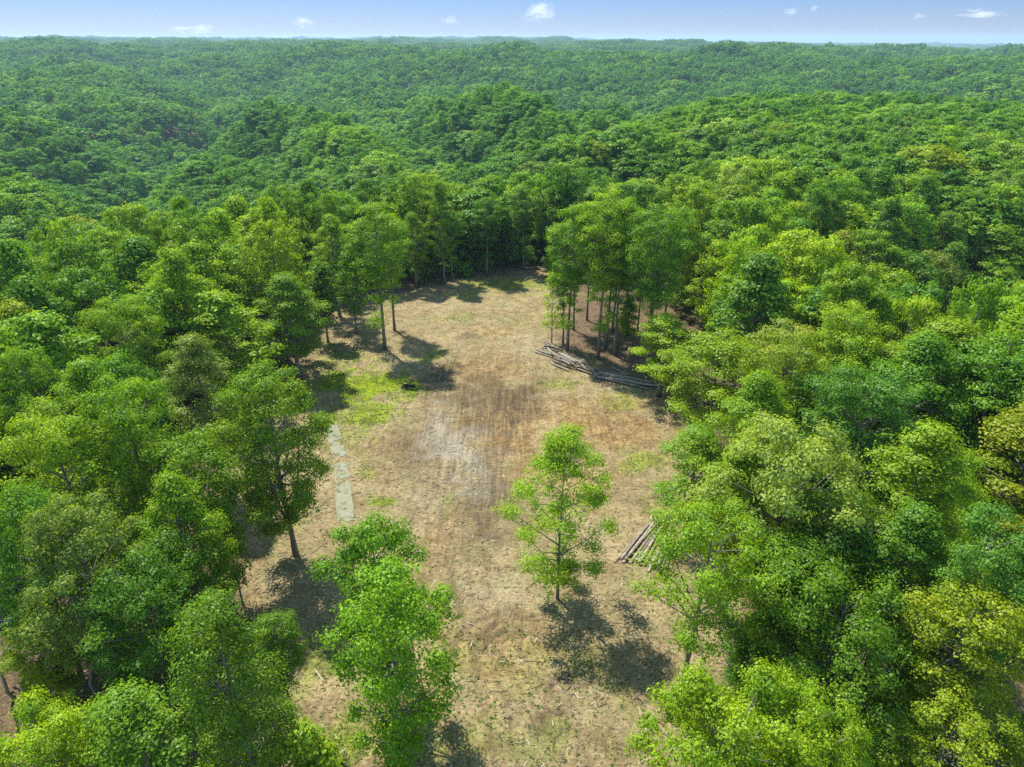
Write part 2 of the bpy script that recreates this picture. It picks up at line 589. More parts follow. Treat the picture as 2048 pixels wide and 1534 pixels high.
principled(nt, out, gc, 0.95, hb, 1.0, 0.2, 0.08)
g_me = new_mesh("ground", np.stack([X, Y, Z], -1).reshape(-1, 3), GF, [m_ground], smooth=True,
                vert_attr={"clear": a_clear.ravel(), "grass": a_grass.ravel(), "dark": a_dark.ravel(), "pale": a_pale.ravel(), "ochre": a_ochre.ravel(), "track": a_track.ravel()})
obj("ground", g_me, kind="structure")


def gz(x, y):
    return float(ground_z(np.array([x]), np.array([y]))[0])


# ------------------------------------------------------------------ trees
def envelope(shape, t):
    if shape == 'round':
        return np.sqrt(np.clip(np.sin(math.pi * (0.12 + 0.82 * t)), 0.03, 1))
    if shape == 'oval':
        return np.clip(np.sin(math.pi * np.power(0.1 + 0.86 * t, 0.85)), 0.12, 1)
    if shape == 'column':
        return np.clip(np.sqrt(np.clip(np.sin(math.pi * (0.1 + 0.85 * t)), 0, 1)), 0.25, 1)
    if shape == 'cone':
        return np.clip(1.08 - t, 0.1, 1) ** 0.75
    if shape == 'vase':
        return np.clip(0.42 + 0.75 * t, 0, 1) * np.sqrt(np.clip(1.06 - t ** 3, 0.05, 1))
    return np.ones_like(t)


def grow(seed, H, cb, R, shape, n_lobe, lobe_r, flat, n_tuft, n_leaf, leaf, tuft_r=0.40, sprouts=0, fork=False, sides=7, twigs=True, lean=0.03, aspect=0.34, r0=None):
    """one tree, H metres tall -> trunk arrays and crown arrays"""
    r = np.random.default_rng(seed)
    bag = Bag()
    n = 9
    tz = np.linspace(0, 0.9 * H, n)
    wob = np.cumsum(r.normal(0, lean * H / n, (n, 2)), 0) * np.linspace(0, 1, n)[:, None]
    P = np.column_stack([wob, tz])
    r0 = r0 or 0.010 * H + 0.06
    rad = r0 * (1 - np.linspace(0, 1, n) ** 1.1 * 0.86)
    P[0, 2] = -0.5
    rad[0] *= 1.35
    bag.add(*tube(P, rad, sides))

    def trunk_at(z):
        return np.array([np.interp(z, tz, P[:, 0]), np.interp(z, tz, P[:, 1]), z])

    if fork:
        for k in range(3):
            az = r.uniform(0, 6.28) if k == 0 else az + 2.1
            a = np.linspace(0, 1, 6)[:, None]
            top = np.array([math.cos(az) * R * 0.45, math.sin(az) * R * 0.45, H * r.uniform(0.6, 0.75)])
            s = trunk_at(H * (0.12 + 0.03 * k))
            mid = s + (top - s) * np.array([0.6, 0.6, 0.35])
            bag.add(*tube((1 - a) ** 2 * s + 2 * a * (1 - a) * mid + a ** 2 * top, np.linspace(r0 * 0.62, 0.05, 6), 6))
    z0 = cb * H
    tufts, tdirs, lob_v = [], [], []
    ts = (np.arange(n_lobe) + r.uniform(0, 1, n_lobe)) / n_lobe
    az0 = r.uniform(0, 6.28)
    for i in range(n_lobe):
        t = ts[i] ** 0.85
        az = az0 + i * 2.39996 + r.normal(0, 0.4)
        env = float(envelope(shape, np.array(t))) * R
        lr = lobe_r * r.uniform(0.5, 1.5) * (1.0 - 0.2 * t)
        rd = max(env - lr * 0.75, 0.05) * r.uniform(0.62, 1.2)
        if r.uniform() < 0.2:
            rd *= 0.4
        zc = z0 + t * (H - z0 - lr * flat * 0.9)
        c = trunk_at(min(zc, 0.9 * H)) + np.array([math.cos(az) * rd, math.sin(az) * rd, 0])
        c[2] = zc
        outw = np.array([math.cos(az), math.sin(az), 0.0])
        zs = max(zc - rd * r.uniform(0.35, 0.9) - 0.3, z0 * 0.82)
        zs = min(zs, 0.88 * H)
        s = trunk_at(zs)
        mid = (s + c) / 2 + np.array([0, 0, 0.12 * rd * r.uniform(-1, 1.2)]) + r.normal(0, 0.12, 3)
        tt = np.linspace(0, 1, 5)[:, None]
        L = (1 - tt) ** 2 * s + 2 * tt * (1 - tt) * mid + tt ** 2 * c
        rs = min(0.03 + 0.019 * np.linalg.norm(c - s), float(np.interp(zs, tz, rad)) * 0.7)
        bag.add(*tube(L, np.linspace(rs, 0.02, 5), 5))
        k = max(3, int(n_tuft * r.uniform(0.7, 1.3)))
        D = r.normal(0, 1, (k, 3)) + np.array([0, 0, 0.55]) + 0.55 * outw
        D /= np.linalg.norm(D, axis=1)[:, None]
        tp = c + D * lr * r.uniform(0.45, 1.25, (k, 1)) * np.array([1, 1, flat])
        if twigs:
            for q in range(min(4, k)):
                bag.add(*tube(np.array([c, (c + tp[q]) / 2 + r.normal(0, 0.06, 3), tp[q]]), [0.025, 0.018, 0.01], 3, False))
        tufts.append(tp)
        tdirs.append(D)
        lob_v.append(np.full(k, r.uniform(-0.13, 0.13)))
    for i in range(sprouts):
        zc = H * r.uniform(0.18, max(cb, 0.22))
        az = r.uniform(0, 6.28)
        s = trunk_at(zc)
        c = s + np.array([math.cos(az), math.sin(az), 0.25]) * r.uniform(0.5, 1.3)
        bag.add(*tube(np.array([s, (s + c) / 2, c]), [0.04, 0.03, 0.015], 4, False))
        k = r.integers(4, 9)
        D = r.normal(0, 1, (k, 3))
        D /= np.linalg.norm(D, axis=1)[:, None]
        tufts.append(c + D * 0.75)
        tdirs.append(D)
        lob_v.append(np.full(k, -0.05))
    TP, TD, LV = np.concatenate(tufts), np.concatenate(tdirs), np.concatenate(lob_v)
    nt_ = len(TP)
    tv = LV + r.normal(0.5, 0.17, nt_)
    N = nt_ * n_leaf
    idx = np.repeat(np.arange(nt_), n_leaf)
    off = r.normal(0, 1, (N, 3)) * tuft_r * np.array([1, 1, 0.52])
    c = TP[idx] + off
    nrm = TD[idx] * 0.45 + np.array([0, 0, 0.5]) + r.normal(0, 0.36, (N, 3)) + off / tuft_r * 0.5
    nrm /= np.linalg.norm(nrm, axis=1)[:, None]
    u = np.cross(nrm, r.normal(0, 1, (N, 3)))
    u /= np.linalg.norm(u, axis=1)[:, None] + 1e-9
    w = np.cross(nrm, u)
    sz = leaf * r.uniform(0.6, 1.3, (N, 1))
    a, b = u * sz * 0.5, w * sz * aspect
    V = np.stack([c - a, c + b - 0.08 * a - nrm * sz * 0.06, c + a, c - b - 0.08 * a - nrm * sz * 0.06], 1).reshape(-1, 3)
    F = np.arange(4 * N).reshape(N, 4)
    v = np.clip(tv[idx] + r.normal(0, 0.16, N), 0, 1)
    return bag.arrays(), (V, F, v)


PROTO = {}


def proto(key, **kw):
    kw["n_lobe"] = int(kw["n_lobe"] * 2.0)
    kw["lobe_r"] *= 0.72
    kw["n_tuft"] = max(5, int(kw["n_tuft"] * 0.52))
    (TV, TQ, TT), (LV, LF, lv) = grow(**kw)
    tm = new_mesh("trunk", TV, [TQ, TT], [M_BARK], smooth=True)
    cm = new_mesh("crown", LV, LF, [M_LEAF], face_attr={"v": lv})
    PROTO[key] = dict(H=kw["H"], R=kw["R"], trunk=tm, crown=cm)


# broad rounded crowns
for i, (H, R, nl, lr) in enumerate([(22, 5.2, 30, 1.9), (21, 5.6, 34, 1.8), (20, 5.0, 28, 2.0), (23, 5.4, 32, 1.9)]):
    proto(f"round{i}", seed=100 + i, H=H, cb=0.30, R=R, shape='round', n_lobe=nl, lobe_r=lr, flat=0.58, n_tuft=19, n_leaf=50, leaf=0.245)
# tall egg-shaped crowns
for i, (H, R, nl, lr) in enumerate([(25, 4.2, 30, 1.6), (24, 4.6, 32, 1.6), (26, 4.0, 30, 1.5)]):
    proto(f"oval{i}", seed=200 + i, H=H, cb=0.28, R=R, shape='oval', n_lobe=nl, lobe_r=lr, flat=0.62, n_tuft=18, n_leaf=50, leaf=0.245)
# tall trunks with a high crown, grown in the woods and laid bare by the felling
for i, (H, R, nl, lr) in enumerate([(26, 4.6, 24, 1.7), (25, 4.0, 22, 1.6), (24, 5.0, 26, 1.7)]):
    proto(f"high{i}", seed=300 + i, H=H, cb=0.48, R=R, shape='vase', n_lobe=nl, lobe_r=lr * 0.95, flat=0.6, n_tuft=18, n_leaf=40, leaf=0.245, sprouts=5, r0=0.23)
# narrow column leafy to the ground
for i, (H, R) in enumerate([(20, 2.9), (17, 2.4)]):
    proto(f"column{i}", seed=400 + i, H=H, cb=0.1, R=R, shape='column', n_lobe=34, lobe_r=1.15, flat=0.9, n_tuft=14, n_leaf=48, leaf=0.2)
# open, tiered
proto("tier0", seed=523, H=19.5, cb=0.14, R=5.0, shape='oval', n_lobe=21, lobe_r=2.15, flat=0.17, n_tuft=24, n_leaf=56, leaf=0.19, tuft_r=0.36, sprouts=3, r0=0.15)
# open, see-through
for i, (H, R) in enumerate([(20, 4.4), (18, 4.6), (21, 4.0)]):
    proto(f"open{i}", seed=600 + i, H=H, cb=0.28, R=R, shape='vase' if i != 2 else 'oval', n_lobe=24, lobe_r=1.25, flat=0.55, n_tuft=16, n_leaf=48, leaf=0.235, sprouts=4)
proto("forked0", seed=640, H=18.5, cb=0.34, R=4.6, shape='round', n_lobe=28, lobe_r=1.6, flat=0.55, n_tuft=17, n_leaf=50, leaf=0.235, fork=True)
proto("skirt0", seed=650, H=20, cb=0.1, R=4.8, shape='vase', n_lobe=29, lobe_r=1.5, flat=0.5, n_tuft=17, n_leaf=50, leaf=0.235, lean=0.06)
proto("twin0", seed=660, H=22, cb=0.24, R=5.0, shape='round', n_lobe=40, lobe_r=1.65, flat=0.55, n_tuft=21, n_leaf=50, leaf=0.235, fork=True)
proto("airy0", seed=670, H=20, cb=0.5, R=5.4, shape='round', n_lobe=21, lobe_r=1.5, flat=0.5, n_tuft=20, n_leaf=50, leaf=0.2, sprouts=1, lean=0.06)
# wide low dome
for i, (H, R) in enumerate([(16, 5.8), (17, 6.4)]):
    proto(f"dome{i}", seed=700 + i, H=H, cb=0.3, R=R, shape='round', n_lobe=38, lobe_r=1.7, flat=0.55, n_tuft=18, n_leaf=50, leaf=0.235)
# slim young trees
for i, (H, R) in enumerate([(12, 1.7), (10, 2.0), (13, 1.4)]):
    proto(f"slim{i}", seed=800 + i, H=H, cb=0.25, R=R, shape='oval', n_lobe=13, lobe_r=0.75, flat=0.7, n_tuft=9, n_leaf=28, leaf=0.3, r0=0.11)

TINT = {
    "lime": (0.165, 0.29, 0.010), "yellow-green": (0.195, 0.305, 0.010), "bright green": (0.155, 0.265, 0.010), "fresh green": (0.122, 0.232, 0.012), "mid green": (0.090, 0.190, 0.013),
    "deep green": (0.072, 0.165, 0.013), "grey-green": (0.135, 0.215, 0.045), "blue-green": (0.076, 0.178, 0.024), "olive": (0.17, 0.235, 0.010), "pale green": (0.205, 0.30, 0.060),
}
TINT = {k: (v[0] * 1.36, v[1] * 1.30, v[2] * 0.9) for k, v in TINT.items()}
trees = []          # (x, y, H) for spacing


def plant(kind, x, y, H, R, tint, label, group=None, rot=None, name="broadleaf_tree"):
    p = PROTO[kind]
    if kind.startswith("high"):
        R = R * 1.18
    e = bpy.data.objects.new(name, None)
    C.objects.link(e)
    e.empty_display_size = 0.5
    e.location = (x, y, gz(x, y))
    e.rotation_euler = (0, 0, rng.uniform(0, 6.28) if rot is None else rot)
    e.scale = (R / p["R"], R / p["R"], H / p["H"])
    tag(e, label, "tree", group)
    t = bpy.data.objects.new("trunk", p["trunk"])
    c = bpy.data.objects.new("crown", p["crown"])
    col = np.array(TINT[tint]) * rng.uniform(0.9, 1.1) * (1 + rng.normal(0, 0.04, 3))
    c.color = (*np.clip(col, 0.005, 1), 1)
    for o in (t, c):
        C.objects.link(o)
        o.parent = e
    trees.append((x, y, R))
    return e


def height_from(bx, by, ty):
    x, y = unproject(bx, by)
    a = math.radians(PITCH) + math.atan((ty - 767) / FPX)
    return x, y, CAM_H - y * math.tan(a)


# base seen: (kind, base px, base py, top py, R, tint, label)
G_EDGE = None
for kind, bx, by, ty, R, tint, label in [
    ("tier0", 1115, 1200, 862, 5.3, "lime", "lone yellow-green tree with tiered open branches standing out in the bare clearing"),
    ("twin0", 592, 1110, 740, 5.3, "fresh green", "tall leafy tree with twin dark stems beside the pale mat strip"),
    ("forked0", 448, 1195, 880, 4.8, "fresh green", "tree whose trunk forks low, bare forked stems showing against pale ground"),
    ("slim0", 487, 1212, 1005, 1.6, "mid green", "thin young tree just beside the forked trunk"),
    ("high0", 770, 698, 405, 5.4, "bright green", "tall light green tree standing foremost at the far end's near corner, trunk in shade"),
    ("slim0", 714, 667, 500, 2.6, "mid green", "slender tree with a low dark skirt of leaves in the shade patch"),
    ("slim2", 656, 682, 525, 2.8, "deep green", "slender dark tree at the wood's edge above the bright grass patch"),
    ("high1", 789, 660, 430, 3.8, "fresh green", "thin-trunked tree just behind the tall light green corner tree"),
    ("oval2", 833, 576, 425, 3.4, "fresh green", "pale-trunked tree first in the row along the clearing's far edge"),
    ("oval0", 889, 567, 362, 3.6, "fresh green", "tallest pale-trunked tree in the row along the clearing's far edge"),
    ("high1", 904, 560, 420, 2.8, "mid green", "thin-trunked tree close behind the tallest pale trunk of the far edge"),
    ("high1", 974, 552, 395, 3.6, "deep green", "pale-trunked tree in the middle of the shaded far edge"),
    ("high0", 1047, 541, 372, 4.0, "deep green", "pale-trunked dark tree at the shaded far corner of the clearing"),
    ("high0", 1135, 702, 410, 4.6, "fresh green", "tall straight trunk rising right behind the end of the long log heap"),
    ("high1", 1126, 690, 480, 2.6, "mid green", "thin straight trunk just behind the tall trunk at the log heap"),
    ("high2", 1196, 719, 385, 5.2, "bright green", "tall pale grey trunk with one side tuft, nearest behind the log heap"),
    ("high1", 1211, 696, 440, 3.8, "mid green", "dark trunk with flared foot between two pale trunks"),
    ("high0", 1229, 711, 400, 4.8, "fresh green", "tall leaning grey trunk, third from the log heap's end"),
    ("high2", 1291, 750, 415, 5.0, "mid green", "dark slim trunk standing at the thin tail of the log heap"),
    ("high1", 1147, 661, 450, 3.2, "mid green", "slim trunk with leaf tufts in the bare strip behind the heap"),
    ("high2", 1174, 640, 425, 4.0, "fresh green", "slim pale trunk standing alone in the sunlit leaf litter"),
    ("high1", 1225, 665, 420, 3.6, "mid green", "slim trunk hidden behind the tall leaning trunk"),
    ("high0", 1250, 670, 410, 4.2, "fresh green", "dark trunk farther back among the trunks behind the log heap"),
    ("slim2", 1253, 698, 590, 1.5, "deep green", "small dark sapling among the tall trunks behind the log heap"),
    ("high1", 1275, 661, 470, 2.8, "deep green", "thin pole-like trunk on the litter floor farther from the log heap"),
    ("high2", 1298, 652, 420, 4.4, "fresh green", "pale trunk of a close pair deep in the wood's shade"),
    ("high1", 1303, 658, 460, 3.0, "mid green", "thinner trunk of a close pair deep in the wood's shade"),
    ("high0", 1328, 648, 415, 4.4, "fresh green", "trunk at the dark inner edge of the thinned wood"),
    ("open2", 1318, 792, 628, 5.4, "yellow-green", "yellowish tree with thin pale stems over the log heap's tail"),
    ("forked0", 1410, 905, 670, 7.0, "bright green", "spreading bright green tree with bare branching stems under its crown"),
    ("open2", 1372, 1060, 855, 4.6, "fresh green", "sparse leaning tree at the clearing's edge above the small log stack"),
    ("airy0", 1362, 1400, 1015, 5.6, "bright green", "tall bright tree with long bare trunk overhanging the small log stack"),
    ("skirt0", 800, 1548, 1135, 4.9, "fresh green", "bright green tree leaning over the clearing's near end"),
    ("open1", 785, 1395, 1035, 4.6, "fresh green", "sparse-topped darker tree behind the bright near-end tree"),
    ("high1", 590, 1452, 1240, 1.9, "mid green", "small thin dark tree standing in the mossy ground"),
    ("slim1", 1110, 552, 508, 3.0, "fresh green", "low round leafy tree at the far end of the bare strip"),
    ("slim0", 1118, 562, 512, 2.6, "fresh green", "low tree on two thin stems at the bare strip's far end"),
    ("oval0", 600, 760, 545, 5.4, "fresh green", "bulky tree at the wood's edge over the bright grass patch"),
    ("oval1", 680, 632, 430, 4.6, "bright green", "light green tree behind the shaded slender trees"),
]:
    x, y, H = height_from(bx, by, ty)
    plant(kind, x, y, H, R, tint, label)

# the little leaning tree at the end of the log heap
proto("lean0", seed=911, H=13.5, cb=0.2, R=2.0, shape='oval', n_lobe=15, lobe_r=0.62, flat=0.9, n_tuft=7, n_leaf=24, leaf=0.235, r0=0.1, lean=0.1)
x, y, H = height_from(1103, 686, 546)
plant("lean0", x, y, H, 2.2, "yellow-green", "thin sparse crooked tree rising from the end of the log heap")

# top seen, height judged: (kind, top px, top py, H, R, tint, label)
for kind, tx, ty, H, R, tint, label in [
    ("round1", 130, 985, 20, 4.6, "grey-green", "dull grey-green rounded tree at the picture's edge, left of the forked trunk"),
    ("round2", 255, 1110, 17, 4.2, "deep green", "dark rounded tree between the grey-green tree and the forked trunk"),
    ("column0", 420, 1172, 20, 3.0, "mid green", "dense narrow column-shaped tree leafy down to the ground"),
    ("open2", 245, 1365, 14, 4.4, "fresh green", "light green tree with upright sprays and dead twigs low in the corner"),
    ("slim1", 600, 1428, 9, 2.4, "bright green", "small pale-leaved tree on the mossy ground at the bottom edge"),
    ("dome0", 50, 1430, 12, 4.4, "yellow-green", "yellow-green bushy tree in the bottom left corner"),
    ("open1", 55, 1200, 11, 3.2, "olive", "small olive tree under the grey-green crown at the left edge"),
    ("round0", 95, 830, 22, 5.2, "bright green", "broad bright tree at the left edge above the grey-green tree"),
    ("round3", 225, 755, 23, 5.0, "fresh green", "tall fresh green tree next to a dark gap with a bare trunk"),
    ("oval0", 385, 660, 21, 4.6, "grey-green", "soft greyish tree in the wood left of the bright grass"),
    ("round1", 225, 590, 21, 5.6, "bright green", "large light green tree rising above the left wood"),
    ("round2", 20, 965, 19, 4.2, "mid green", "mid green tree cut by the left edge beside the grey-green crown"),
    ("oval1", 330, 925, 19, 3.8, "bright green", "bright leafy tree between the forked trunk and the dark gap"),
    ("dome1", 1600, 848, 22, 7.4, "pale green", "big pale round-headed tree, whitest of the wood"),
    ("dome0", 1490, 1372, 16.5, 5.4, "bright green", "billowing bright green tree filling the bottom edge right of the clearing"),
    ("dome1", 1600, 1370, 15, 4.6, "bright green", "bright green rounded tree beside the billowing one at the bottom"),
    ("dome0", 1700, 1148, 16, 5.6, "mid green", "wide open dome-shaped tree with gaps showing litter"),
    ("round0", 1955, 1150, 17, 4.6, "olive", "yellow-olive tree at the right edge"),
    ("slim0", 1888, 1150, 14, 2.2, "olive", "slim yellow-olive tree with pale bare stem beside the olive one"),
    ("round3", 2010, 1015, 20, 4.4, "blue-green", "bluish green tree at the right edge above the olive tree"),
    ("oval2", 1840, 985, 19, 3.8, "deep green", "dark shaded tree between the pale round tree and the bluish one"),
    ("oval0", 1880, 850, 22, 5.0, "bright green", "bright tree on the right standing over the dark shaded wood"),
    ("open0", 1500, 1240, 7, 2.6, "deep green", "low dark tree beneath the tall tree with bare trunk"),
    ("open2", 1760, 1440, 9, 3.6, "fresh green", "low open tree at the bottom edge under the wide dome"),
    ("dome1", 1920, 1400, 11, 4.8, "olive", "olive bushy tree low in the right corner"),
    ("round0", 1760, 735, 22, 6.0, "blue-green", "broad bluish green tree in the middle of the right wood"),
    ("oval1", 1525, 735, 21, 4.8, "fresh green", "fresh green tree behind the spreading bright one"),
    ("round2", 1690, 960, 18, 4.6, "deep green", "dark tree tucked behind the big pale round-headed tree"),
    ("oval0", 1500, 880, 19, 4.2, "bright green", "bright tree between the pale round-head and the clearing"),
    ("high1", 1600, 1060, 16, 3.6, "mid green", "tree with bare leaning trunk below the pale round-headed tree"),
    ("open0", 330, 1040, 16, 4.0, "mid green", "open tree with long low boughs in front of the bright leafy one"),
]:
    ty += 30 if ty > 900 else 12          # the far rim of a broad crown shows above its middle
    x, y = unproject(tx, ty, H)
    plant(kind, x, y, H, R, tint, label)

N_HAND = len(trees)

# ------------------------------------------------------------------ woods round the clearing: more single trees, the far forest as one mass
s = 7.9
GXX, GYY = np.meshgrid(np.arange(-330, 350, s), np.arange(16, 420, s))
cx = (GXX + rng.uniform(-0.42, 0.42, GXX.shape) * s).ravel()
cyy = (GYY + rng.uniform(-0.42, 0.42, GXX.shape) * s).ravel()
keep = poly_dist(cx, cyy, CLEAR) < -2.2
keep &= (np.abs(cx) < 0.82 * (0.8926 * cyy + 20) + 10)
HX = np.array(trees)
dist = np.min(np.hypot(cx[:, None] - HX[None, :, 0], cyy[:, None] - HX[None, :, 1]) - 0.45 * HX[None, :, 2], 1)
keep &= dist > 4.0
# the thinned wood behind the log heap, and ground left open near the camera
thin = [unproject(a, b) for a, b in [(1080, 690), (1130, 560), (1200, 560), (1345, 640), (1350, 800), (1200, 745)]]
keep &= poly_dist(cx, cyy, thin) < -1
keep &= cyy > 52
open_l = [unproject(a, b) for a, b in [(400, 1650), (430, 1420), (420, 1150), (430, 960), (620, 900), (700, 1700)]]
keep &= poly_dist(cx, cyy, open_l) < -1
cx, cyy = cx[keep], cyy[keep]
zz = ground_z(cx, cyy)
Hh = rng.uniform(18, 25, len(cx)) * np.where(cyy < 60, 0.85, 1)
Rr = np.clip(rng.normal(5.5, 0.95, len(cx)), 3.6, 7.6)
pu, pv, pd = project(cx, cyy, zz + Hh)
vis = (pu > -120) & (pu < 2168) & (pv < 1560)
size = np.where(vis, Hh * Rr / pd ** 2, 0)
order = np.argsort(-size)
n_single = 292 - N_HAND
single = order[:n_single]
rest = order[n_single:]

kinds_auto = ["round0", "round1", "round2", "round3", "oval0", "oval1", "oval2", "round1", "round3", "dome0"]
SHAPE_W = {"round": "round-headed", "oval": "tall egg-shaped", "dome": "broad domed"}


def pick_tint(x, y, r):
    f = fbm(np.array([x / 22.0]), np.array([y / 22.0]), 91, 2)[0] + r.normal(0, 0.17)
    for lim, nm in ((0.16, "deep green"), (0.34, "mid green"), (0.54, "fresh green"), (0.80, "bright green"), (9, "yellow-green")):
        if f < lim:
            break
    q = r.uniform()
    if q < 0.03:
        nm = "blue-green"
    elif q < 0.05:
        nm = "grey-green"
    elif q < 0.07:
        nm = "olive"
    elif q < 0.11:
        nm = "pale green"
    return nm


for i, (H, R, sh) in enumerate([(22, 5.4, 'round'), (21, 5.8, 'round'), (24, 4.8, 'oval'), (22, 5.6, 'vase'), (20, 5.6, 'round'), (25, 4.6, 'oval')]):
    proto(f"mid{i}", seed=1300 + i, H=H, cb=0.28, R=R, shape=sh, n_lobe=25, lobe_r=2.0, flat=0.65, n_tuft=19, n_leaf=26, leaf=0.42, tuft_r=0.46)
MIDW = ["round-headed", "round-headed", "tall egg-shaped", "spreading", "round-headed", "tall egg-shaped"]
used = set()
CX, CY = np.mean([c[0] for c in CLEAR]), 0
for i in single:
    x, y, H, R = cx[i], cyy[i], Hh[i], Rr[i]
    kd = kinds_auto[rng.integers(len(kinds_auto))]
    tint = pick_tint(x, y, rng)
    if np.hypot(x, y) > 88:
        kd = f"mid{rng.integers(6)}"
    shape_w = MIDW[int(kd[3:])] if kd.startswith("mid") else SHAPE_W[kd[:-1]]
    if kd.startswith("dome"):
        H *= 0.85
        R *= 1.1
    u, v, _ = project(x, y, zz[i] + H)
    where = "left of the clearing" if (u < 760 and y < 150) else ("right of the clearing" if (u > 1080 and y < 165) else "beyond the clearing")
    side = int(round(min(max(float(u) / 2048 * 100, 0), 100)))
    down = int(round(min(max(float(v) / 1534 * 100, 0), 100)))
    lab = f"{tint} {shape_w} tree {where}, top {side}% across, {down}% down"
    while lab in used:
        side += 1
        lab = f"{tint} {shape_w} tree {where}, top {side}% across, {down}% down"
    used.add(lab)
    plant(kd, x, y, H, R, tint, lab, group="trees of the woods round the clearing")

# --- forest mass (geometry nodes, one object)
pc = bpy.data.collections.new("forest_prototypes")


def forest_proto(name, seed, H, R, cb, shape, nl, lr, ntf, nlf, leaf, tr):
    (TV, TQ, TT), (LV, LF, lv) = grow(seed, H, cb, R, shape, nl, lr, 0.8, ntf, nlf, leaf, tuft_r=tr, sides=4, twigs=False, aspect=0.4)
    # keep only the main stem of the skeleton
    ns = 9 * 4 + 2
    TV, TQ, TT = TV[:ns], TQ[TQ.max(1) < ns], TT[TT.max(1) < ns]
    V = np.concatenate([TV, LV])
    me = new_mesh(name, V, [TQ, LF + len(TV), TT], [M_LEAF_F, M_BARK],
                  fmat=np.concatenate([np.ones(len(TQ)), np.zeros(len(LF)), np.ones(len(TT))]),
                  face_attr={"v": np.concatenate([np.zeros(len(TQ)), lv, np.zeros(len(TT))])})
    o = bpy.data.objects.new(name, me)
    pc.objects.link(o)
    return V, me


names = []
for i in range(6):          # 0..5 near forest
    forest_proto(f"p{len(names):02d}", 1000 + i, 22, 6.0, 0.3, ['round', 'oval', 'round', 'vase', 'round', 'vase'][i], 46, 1.5, 9, 18, 0.55, 0.5)
    names.append(0)
for i in range(5):          # 6..10 farther
    forest_proto(f"p{len(names):02d}", 1100 + i, 22, 6.9, 0.35, ['round', 'vase', 'round', 'round', 'vase'][i], 28, 1.8, 7, 10, 1.0, 0.6)
    names.append(0)
for i in range(4):          # 11..14 groves for the far hills
    r = np.random.default_rng(1200 + i)
    Vs, Fs, vv, n = [], [], [], 0
    for k in range(25):
        gx_, gy_ = ((k % 5) - 2) * 9.2 + r.normal(0, 2.2), ((k // 5) - 2) * 9 + r.normal(0, 2.2)
        (_, _, _), (LV, LF, lv) = grow(int(r.integers(1e6)), r.uniform(18, 24), 0.3, 6.2, 'round', 10, 2.5, 0.8, 5, 6, 1.9, tuft_r=0.8, sides=3, twigs=False, aspect=0.42)
        Vs.append(LV + np.array([gx_, gy_, 0]))
        Fs.append(LF + n)
        n += len(LV)
        vv.append(np.clip(lv + r.normal(0, 0.22), 0, 1))
    me = new_mesh(f"p{len(names):02d}", np.concatenate(Vs), np.concatenate(Fs), [M_LEAF_F], face_attr={"v": np.concatenate(vv)})
    o = bpy.data.objects.new(f"p{len(names):02d}", me)
    pc.objects.link(o)
    names.append(0)


def ring(r0, r1, sp, seed):
    r = np.random.default_rng(seed)
    a, b = np.meshgrid(np.arange(-0.95 * r1, 0.95 * r1, sp), np.arange(10, r1, sp))
    a = (a + r.uniform(-.42, .42, a.shape) * sp).ravel()
    b = (b + r.uniform(-.42, .42, b.shape) * sp).ravel()
    d = np.hypot(a, b)
    k = (d >= r0) & (d < r1) & (np.abs(a) < 0.86 * b + 30)
    return a[k], b[k]


fx, fy, fi, fs = [cx[rest]], [cyy[rest]], [rng.integers(0, 6, len(rest))], [Hh[rest] / 22]
for (r0, r1, sp, lo, hi) in [(0, 620, 11.0, 0, 6), (620, 2300, 12.2, 6, 11), (2300, 12300, 45, 11, 15)]:
    a, b = ring(r0, r1, sp, int(r1))
    if r0 == 0:
        k = (np.abs(a) > 335) | (b > 412) | (b < 12)
        k &= b > 12
        a, b = a[k], b[k]
    fx.append(a)
    fy.append(b)
    fi.append(rng.integers(lo, hi, len(a)))
    fs.append(np.clip(rng.normal(0.97, 0.12, len(a)), 0.66, 1.3))
fx, fy, fi, fs = map(np.concatenate, (fx, fy, fi, fs))
fz = ground_z(fx, fy)
n = len(fx)
f = fbm(fx / 26, fy / 26, 91, 2) + rng.normal(0, 0.16, n)
pal = np.array([TINT[k] for k in ("deep green", "deep green", "mid green", "fresh green", "bright green", "yellow-green")])
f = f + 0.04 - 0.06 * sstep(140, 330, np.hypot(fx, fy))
t = np.clip((f - 0.1) / 0.85, 0, 0.999) * 5
lo = np.floor(t).astype(int)
tint = pal[lo] * (1 - (t - lo))[:, None] + pal[np.minimum(lo + 1, 5)] * (t - lo)[:, None]
q = rng.uniform(0, 1, n)
for a, b, k in ((0, .05, "blue-green"), (.05, .07, "grey-green"), (.07, .085, "olive"), (.085, .11, "pale green")):
    tint[(q >= a) & (q < b)] = TINT[k]
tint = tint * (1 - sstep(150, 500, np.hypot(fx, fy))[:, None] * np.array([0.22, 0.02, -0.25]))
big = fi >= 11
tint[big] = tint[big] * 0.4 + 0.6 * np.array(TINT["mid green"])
fr = np.column_stack([np.zeros(n), np.zeros(n), rng.uniform(0, 6.28, n)])
sxy = fs ** 0.6 * np.clip(rng.normal(1.28, 0.30, n), 0.7, 2.1)
fsc = np.column_stack([sxy, sxy, fs])
fsc[big] = np.column_stack([np.full(big.sum(), 1.02), np.full(big.sum(), 1.02), fs[big]])


